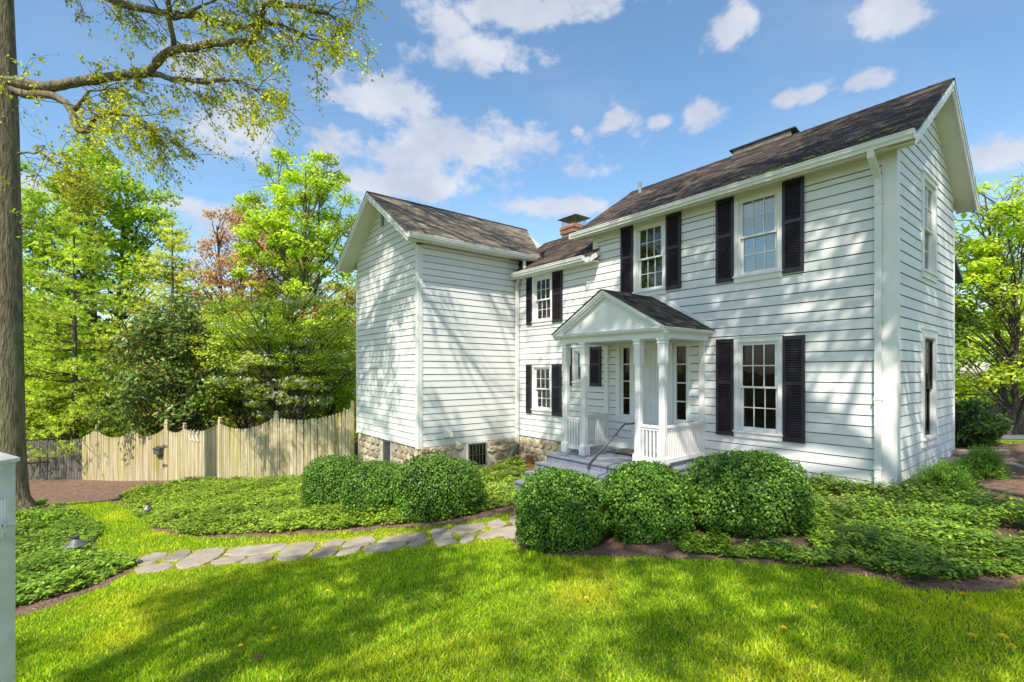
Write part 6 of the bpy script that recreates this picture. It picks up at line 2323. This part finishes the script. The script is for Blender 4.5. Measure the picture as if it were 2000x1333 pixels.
# ---- ground cover
def ground_cover(name, label, poly, dens, seed, hmax=0.2, leaf=0.075, pal=None, sparse=0.0):
    rng = np.random.default_rng(seed)
    p = np.array(poly)
    x0, x1, y0, y1 = p[:, 0].min(), p[:, 0].max(), p[:, 1].min(), p[:, 1].max()
    n = int((x1 - x0) * (y1 - y0) * dens)
    x, y = rng.uniform(x0, x1, n), rng.uniform(y0, y1, n)
    k = (in_poly(x + 0.25 * (vnoise(x, y, 0.3, 9) - 0.5), y + 0.25 * (vnoise(x, y, 0.3, 8) - 0.5), poly) | (poly_dist(x, y, poly) < 0.24 * vnoise(x, y, 0.4, 12))) & ~in_house(x, y, -0.02) & (np.hypot(x + 11.75, y - 11.5) > 0.6)
    k &= ~((y > 15.3 + np.maximum(0, (-7.5 - x)) * 0.466) & (x < -4.9))
    k &= rng.random(n) > np.clip((y - 8) * 0.09, 0, 0.55)
    if sparse:
        k &= vnoise(x, y, 0.55, 6) > sparse
    x, y = x[k], y[k]
    d = poly_dist(x, y, poly)
    h = hmax * (0.45 + 0.55 * np.clip(d / 0.35, 0, 1)) * (0.45 + 1.0 * vnoise(x, y, 0.45, 4)) * rng.uniform(0.5, 1.2, len(x))
    z = ter(x, y)
    pal = pal or [(0.08, 0.15, 0.018), (0.115, 0.19, 0.02), (0.05, 0.095, 0.016), (0.165, 0.23, 0.024)]
    m = 6
    cx = np.repeat(np.stack([x, y, z + h], 1), m, axis=0)
    a = np.tile(np.arange(m) * 2 * math.pi / m, len(x)) + np.repeat(rng.uniform(0, 6.28, len(x)), m) + rng.normal(0, 0.25, len(cx))
    tilt = rng.normal(-0.12, 0.28, len(cx))
    ax = np.stack([np.cos(a), np.sin(a), tilt], 1)
    L_ = leaf * rng.uniform(0.7, 1.25, len(cx)) * (1 + 0.03 * np.maximum(0, cx[:, 1] - 7))
    C = cx + ax * (L_ / 2)[:, None] + rng.normal(0, 0.008, cx.shape)
    C[:, 2] -= rng.random(len(C)) ** 2 * np.repeat(h, m) * 0.6
    t = np.repeat(pick_tint(len(x), pal, 0.18, rng) * (0.7 + 0.6 * vnoise(x, y, 0.8, 2))[:, None], m, axis=0) * rng.uniform(0.8, 1.2, (len(C), 1))
    V, F, T = leaf_quads(C, L_, L_ * 0.5, np.tile([0, 0, 1.6], (len(C), 1)), np.clip(t, 0.004, 0.6), axis=ax * 4, rng=rng, spread=0.35)
    o = link(name, flat_mesh(name, V, F, 'leaf_glossy', T))
    tag(o, label, 'ground cover', kind='stuff')
    return len(F)


q1 = ground_cover('ground_cover', 'low leafy green ground cover in the left bed round the oak', GC_LEFT, 420, 71, 0.20, 0.072)
q2 = ground_cover('ground_cover', 'wide carpet of low green ground cover between fence, wing and path', GC_MID, 430, 72, 0.20, 0.064,
                  pal=[(0.11, 0.175, 0.02), (0.155, 0.225, 0.023), (0.065, 0.11, 0.016), (0.20, 0.255, 0.028)])
q3 = ground_cover('ground_cover', 'patchy low green ground cover in front of the house corner on the right', GC_RIGHT, 720, 73, 0.21, 0.056, sparse=0.2)
print('ground cover leaves', q1, q2, q3)


# ---- spiky evergreens and broad-leaved shrubs
def yew(x, y, w, h, label, seed):
    rng = np.random.default_rng(seed)
    z0 = float(ter(x, y))
    root = empty('yew_shrub', (x, y, z0))
    tag(root, label, 'shrub', 'small evergreens by the gable wall')
    C, A_ = [], []
    mb = MB()
    for i in range(230):
        a = rng.uniform(0, 6.283)
        el = rng.uniform(0.05, 1.4)
        d = np.array([math.cos(a) * math.cos(el), math.sin(a) * math.cos(el), math.sin(el)])
        e = d * np.array([w / 2, w / 2, h]) * rng.uniform(0.6, 1.05)
        s = e * 0.35
        if i % 4 == 0:
            limb(mb, [(0, 0, 0.02), tuple(s), tuple(e)], 0.008, 0.003, 4)
        m = 34
        t = rng.uniform(0.3, 1, m)
        C.append(s + (e - s) * t[:, None] + rng.normal(0, 0.018, (m, 3)))
        A_.append(unit((e - s)[None, :] / np.linalg.norm(e - s) + rng.normal(0, 0.7, (m, 3))))
    mb.build('stems', 'bark_dark', root)
    C, A_ = np.vstack(C), np.vstack(A_)
    C[:, 2] = np.maximum(C[:, 2], 0.01)
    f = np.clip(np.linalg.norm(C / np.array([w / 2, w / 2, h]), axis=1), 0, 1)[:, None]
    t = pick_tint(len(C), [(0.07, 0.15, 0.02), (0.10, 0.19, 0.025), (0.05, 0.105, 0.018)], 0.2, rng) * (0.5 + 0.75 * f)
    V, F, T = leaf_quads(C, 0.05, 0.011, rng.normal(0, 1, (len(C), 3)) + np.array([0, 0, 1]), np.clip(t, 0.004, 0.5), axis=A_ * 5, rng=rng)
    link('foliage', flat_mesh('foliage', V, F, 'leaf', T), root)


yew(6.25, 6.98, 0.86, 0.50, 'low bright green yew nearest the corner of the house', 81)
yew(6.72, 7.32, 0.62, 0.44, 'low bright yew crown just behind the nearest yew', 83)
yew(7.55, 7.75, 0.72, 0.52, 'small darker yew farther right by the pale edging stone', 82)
tree('rhododendron', 'dark broad-leaved rhododendron behind the far corner of the gable wall', 'shrub', (9.9, 10.75), (9.85, 10.75, 0.72), (0.72, 0.7, 0.6), clumps=50, clump_r=(0.16, 0.28), per=60,
     leaf=(0.17, 0.05), palette=G_DARK, trunk_r=0.05, stems=3, flat=0.8, seed=85, up=0.7, inner=0.45, mat='leaf_glossy', spread_twigs=False, low_start=0.1)


def hosta(x, y, label, seed, s=1.0):
    rng = np.random.default_rng(seed)
    root = empty('hosta', (x, y, float(ter(x, y))))
    tag(root, label, 'plant', 'broad-leaved plants in the right bed')
    for i in range(8):
        a = i * 0.785 + rng.uniform(-0.2, 0.2)
        m = MB()
        L_, w = 0.20 * s * rng.uniform(0.8, 1.15), 0.055 * s
        u, v = np.array([math.cos(a), math.sin(a), 0]), np.array([-math.sin(a), math.cos(a), 0])
        vs, fs = [], []
        for k in range(6):
            t = k / 5
            ww = w * math.sin(math.pi * min(1, 0.12 + 0.88 * t) ** 0.8) if k < 5 else 0.001
            c = u * L_ * t + np.array([0, 0, 0.10 * s + 0.16 * s * t - 0.16 * s * t * t])
            vs += [tuple(c - v * ww + np.array([0, 0, 0.012])), tuple(c), tuple(c + v * ww + np.array([0, 0, 0.012]))]
        for k in range(5):
            b = 3 * k
            fs += [(b, b + 1, b + 4, b + 3), (b + 1, b + 2, b + 5, b + 4)]
        m.tint = (0.12, 0.24, 0.035)
        m.add(vs, fs)
        m.build('leaf', 'leaf', root)


hosta(4.52, 5.60, 'small light green hosta in the gap of the right-hand ground cover', 91, 0.8)
hosta(5.55, 5.95, 'light green hosta rising above the ground cover at the right', 92, 1.0)
hosta(2.15, 5.98, 'light green hosta at the foot of the rightmost round bush', 93, 0.7)

# dry twiggy shrub and weeds at the wing corner
tree('dry_shrub', 'thin brownish shrub at the stone foundation below the wing corner', 'shrub', (-2.35, 11.75), (-2.35, 11.75, -0.55), (0.55, 0.3, 0.32), clumps=26, clump_r=(0.08, 0.16), per=16, leaf=(0.04, 0.025),
     palette=[(0.22, 0.17, 0.06), (0.28, 0.19, 0.07), (0.15, 0.16, 0.04)], trunk_r=0.02, stems=3, seed=95, low_start=0.1, inner=0.3)
tree('foundation_plant', 'small leafy plant under the corrugated drain pipe at the foundation', 'plant', (0.05, 13.2), (0.05, 13.2, -0.62), (0.4, 0.3, 0.16), clumps=22, clump_r=(0.09, 0.16), per=16, leaf=(0.08, 0.05),
     palette=G_BRIGHT, trunk_r=0.012, stems=2, seed=96, low_start=0.1, inner=0.2, spread_twigs=False)

# ---- lawn blades
def grass():
    rng = np.random.default_rng(5)
    X, Y, S = [], [], []
    for (ya, yb, dens) in ((1.6, 3.2, 6200), (3.2, 4.8, 5200), (4.8, 7.6, 3300), (7.6, 11.0, 1500), (11.0, 15.5, 800)):
        w = 1.1 * yb + 1.6
        xa, xb = -min(w, 17.5), min(w, 11)
        n = int((xb - xa) * (yb - ya) * dens)
        x, y = rng.uniform(xa, xb, n), rng.uniform(ya, yb, n)
        k = (np.abs(x) < 1.1 * y + 1.6) & is_lawn(x, y)
        x, y = x[k], y[k]
        X.append(x); Y.append(y)
        S.append(np.full(len(x), 1 + 0.06 * max(0, ya - 3)))
    x, y, s = np.concatenate(X), np.concatenate(Y), np.concatenate(S)
    k = np.ones(len(x), bool)
    m = (y > 6.3) & (y < 9.3) & (x > -6.4) & (x < 1)
    for st in STONES:
        k &= ~(m & in_poly(x, y, st))
    x, y, s = x[k], y[k], s[k]
    onpath = (y > 6.55) & (y < 7.7) & (x > -6.2) & (x < 0.4) & ((y - 6.62 + 0.0 * x) > 0)
    n = len(x)
    pn = vnoise(x, y, 0.55, 2) * 0.6 + vnoise(x, y, 0.18, 3) * 0.4
    h = rng.uniform(0.016, 0.042, n) * (0.6 + 0.8 * pn) * s
    h = np.where(onpath, h * 0.42, h)
    wd = rng.uniform(0.0032, 0.0058, n) * s * (1 + 0.08 * y)
    a = rng.uniform(0, 6.283, n)
    lean = rng.normal(0, 0.7, n)
    lx, ly = np.cos(a) * lean * h, np.sin(a) * lean * h
    b = rng.uniform(0, 6.283, n)
    z = ter(x, y)
    V = np.empty((n, 3, 3))
    V[:, 0] = np.stack([x - np.cos(b) * wd, y - np.sin(b) * wd, z], 1)
    V[:, 1] = np.stack([x + np.cos(b) * wd, y + np.sin(b) * wd, z], 1)
    V[:, 2] = np.stack([x + lx, y + ly, z + h], 1)
    pal = [(0.125, 0.215, 0.010), (0.165, 0.25, 0.012), (0.085, 0.16, 0.010), (0.22, 0.28, 0.016)]
    t = pick_tint(n, pal, 0.18, rng)
    yel = np.clip((vnoise(x, y, 0.9, 6) - 0.5) * 2.2, 0, 1)[:, None] * 0.55
    yel = np.maximum(yel, onpath[:, None] * 0.6)
    t = t * (1 - yel) + np.array([0.30, 0.29, 0.02]) * yel
    straw = rng.random(n) < 0.035
    t[straw] = np.array([0.34, 0.29, 0.13]) * rng.uniform(0.7, 1.2, (straw.sum(), 1))
    t *= (0.8 + 0.4 * pn)[:, None]
    o = link('grass', flat_mesh('grass', V.reshape(-1, 3), np.arange(n * 3).reshape(n, 3), 'grass_blade', np.repeat(t, 3, axis=0)))
    tag(o, 'short green lawn grass in front of the house', 'grass', kind='stuff')
    print('grass blades', n)


grass()


# bark chips on the mulch
def chips():
    rng = np.random.default_rng(8)
    n = 60000
    x, y = rng.uniform(-19, 11, n), rng.uniform(3.9, 19.5, n)
    k = np.zeros(n, bool)
    for b in (BED_MID, BED_RIGHT, BED_LEFT):
        k |= in_poly(x, y, b)
    k &= ~in_house(x, y)
    x, y = x[k], y[k]
    C = np.stack([x, y, ter(x, y) + 0.012], 1)
    t = pick_tint(len(C), [(0.20, 0.12, 0.08), (0.30, 0.19, 0.13), (0.12, 0.07, 0.05), (0.38, 0.27, 0.20)], 0.2, rng)
    V, F, T = leaf_quads(C, rng.uniform(0.02, 0.06, len(C)), 0.018, np.tile([0, 0, 2.0], (len(C), 1)), t, rng=rng, spread=0.6)
    o = link('mulch_chips', flat_mesh('mulch_chips', V, F, 'petal', T))
    tag(o, 'brown bark chips scattered over the mulch beds', 'mulch', kind='stuff')


chips()

# dandelions and fallen leaves on the lawn
dl = MB()
for k in range(14):
    a = 2 * math.pi * k / 14
    for r, z in ((0.020, 0.062), (0.012, 0.068)):
        dl.add([(0, 0, 0.06), (r * math.cos(a - 0.2), r * math.sin(a - 0.2), z), (1.15 * r * math.cos(a), 1.15 * r * math.sin(a), z + 0.002), (r * math.cos(a + 0.2), r * math.sin(a + 0.2), z)], [(0, 1, 2, 3)])
dl_me = dl.mesh('bloom', 'dandelion_yellow')
st_me = MB().tube([(0, 0, 0), (0.004, 0, 0.06)], 0.0025, 5).mesh('stem', 'stem_green')
WHERE = ['nearest the lower right corner', 'just above the lower right corner one', 'second from the lower right corner', 'below the right-hand bed edge', 'near the bottom middle right', 'in the gap of the right bed',
         'in the sunny lawn at centre right', 'in the lawn below the round bushes', 'in the shaded lawn at lower left', 'above the lower left shadow', 'near the brown fallen leaf', 'in the lawn near the left bed', 'in the lawn below the flagstones']
for (x, y), wtxt in zip([(3.31, 3.26), (3.24, 3.14), (3.14, 3.30), (3.65, 3.92), (2.05, 3.65), (3.67, 5.29), (2.45, 3.92), (0.69, 4.48), (-2.18, 4.43), (-2.33, 5.18), (-2.33, 4.15), (-3.82, 5.23), (-2.00, 5.24)], WHERE):
    t = empty('dandelion', (x, y, float(ter(x, y))), random.uniform(0, 6))
    t.scale = (1.0,) * 3 if y > 3.4 else (1.25,) * 3
    tag(t, 'yellow dandelion ' + wtxt, 'dandelion', 'dandelions in the lawn')
    link('bloom', dl_me, t)
    link('stem', st_me, t)
for (x, y, s, lab) in ((-2.08, 3.93, 0.075, 'curled brown fallen leaf on the lawn at lower left'), (1.24, 3.75, 0.05, 'small brown fallen leaf on the lawn at lower right'), (-4.50, 5.24, 0.04, 'pale fallen leaf on the lawn by the left bed')):
    vs, fs = [], []
    for k in range(7):
        t_ = k / 6
        w_ = s * 0.45 * math.sin(math.pi * (0.08 + 0.88 * t_)) * (1 + 0.3 * math.sin(k * 2.4))
        zc = 0.05 + s * 0.5 * (t_ - 0.5) ** 2
        vs += [(s * (t_ - 0.5), -w_, zc + w_ * 0.6), (s * (t_ - 0.5), 0, zc), (s * (t_ - 0.5), w_, zc + w_ * 0.5)]
    for k in range(6):
        b = 3 * k
        fs += [(b, b + 1, b + 4, b + 3), (b + 1, b + 2, b + 5, b + 4)]
    o = MB().add(vs, fs).build('fallen_leaf', 'dry_leaf', loc=(x, y, float(ter(x, y))))
    o.rotation_euler = (0.1, 0.2, random.uniform(0, 6))
    tag(o, lab, 'leaf', 'fallen leaves on the lawn')
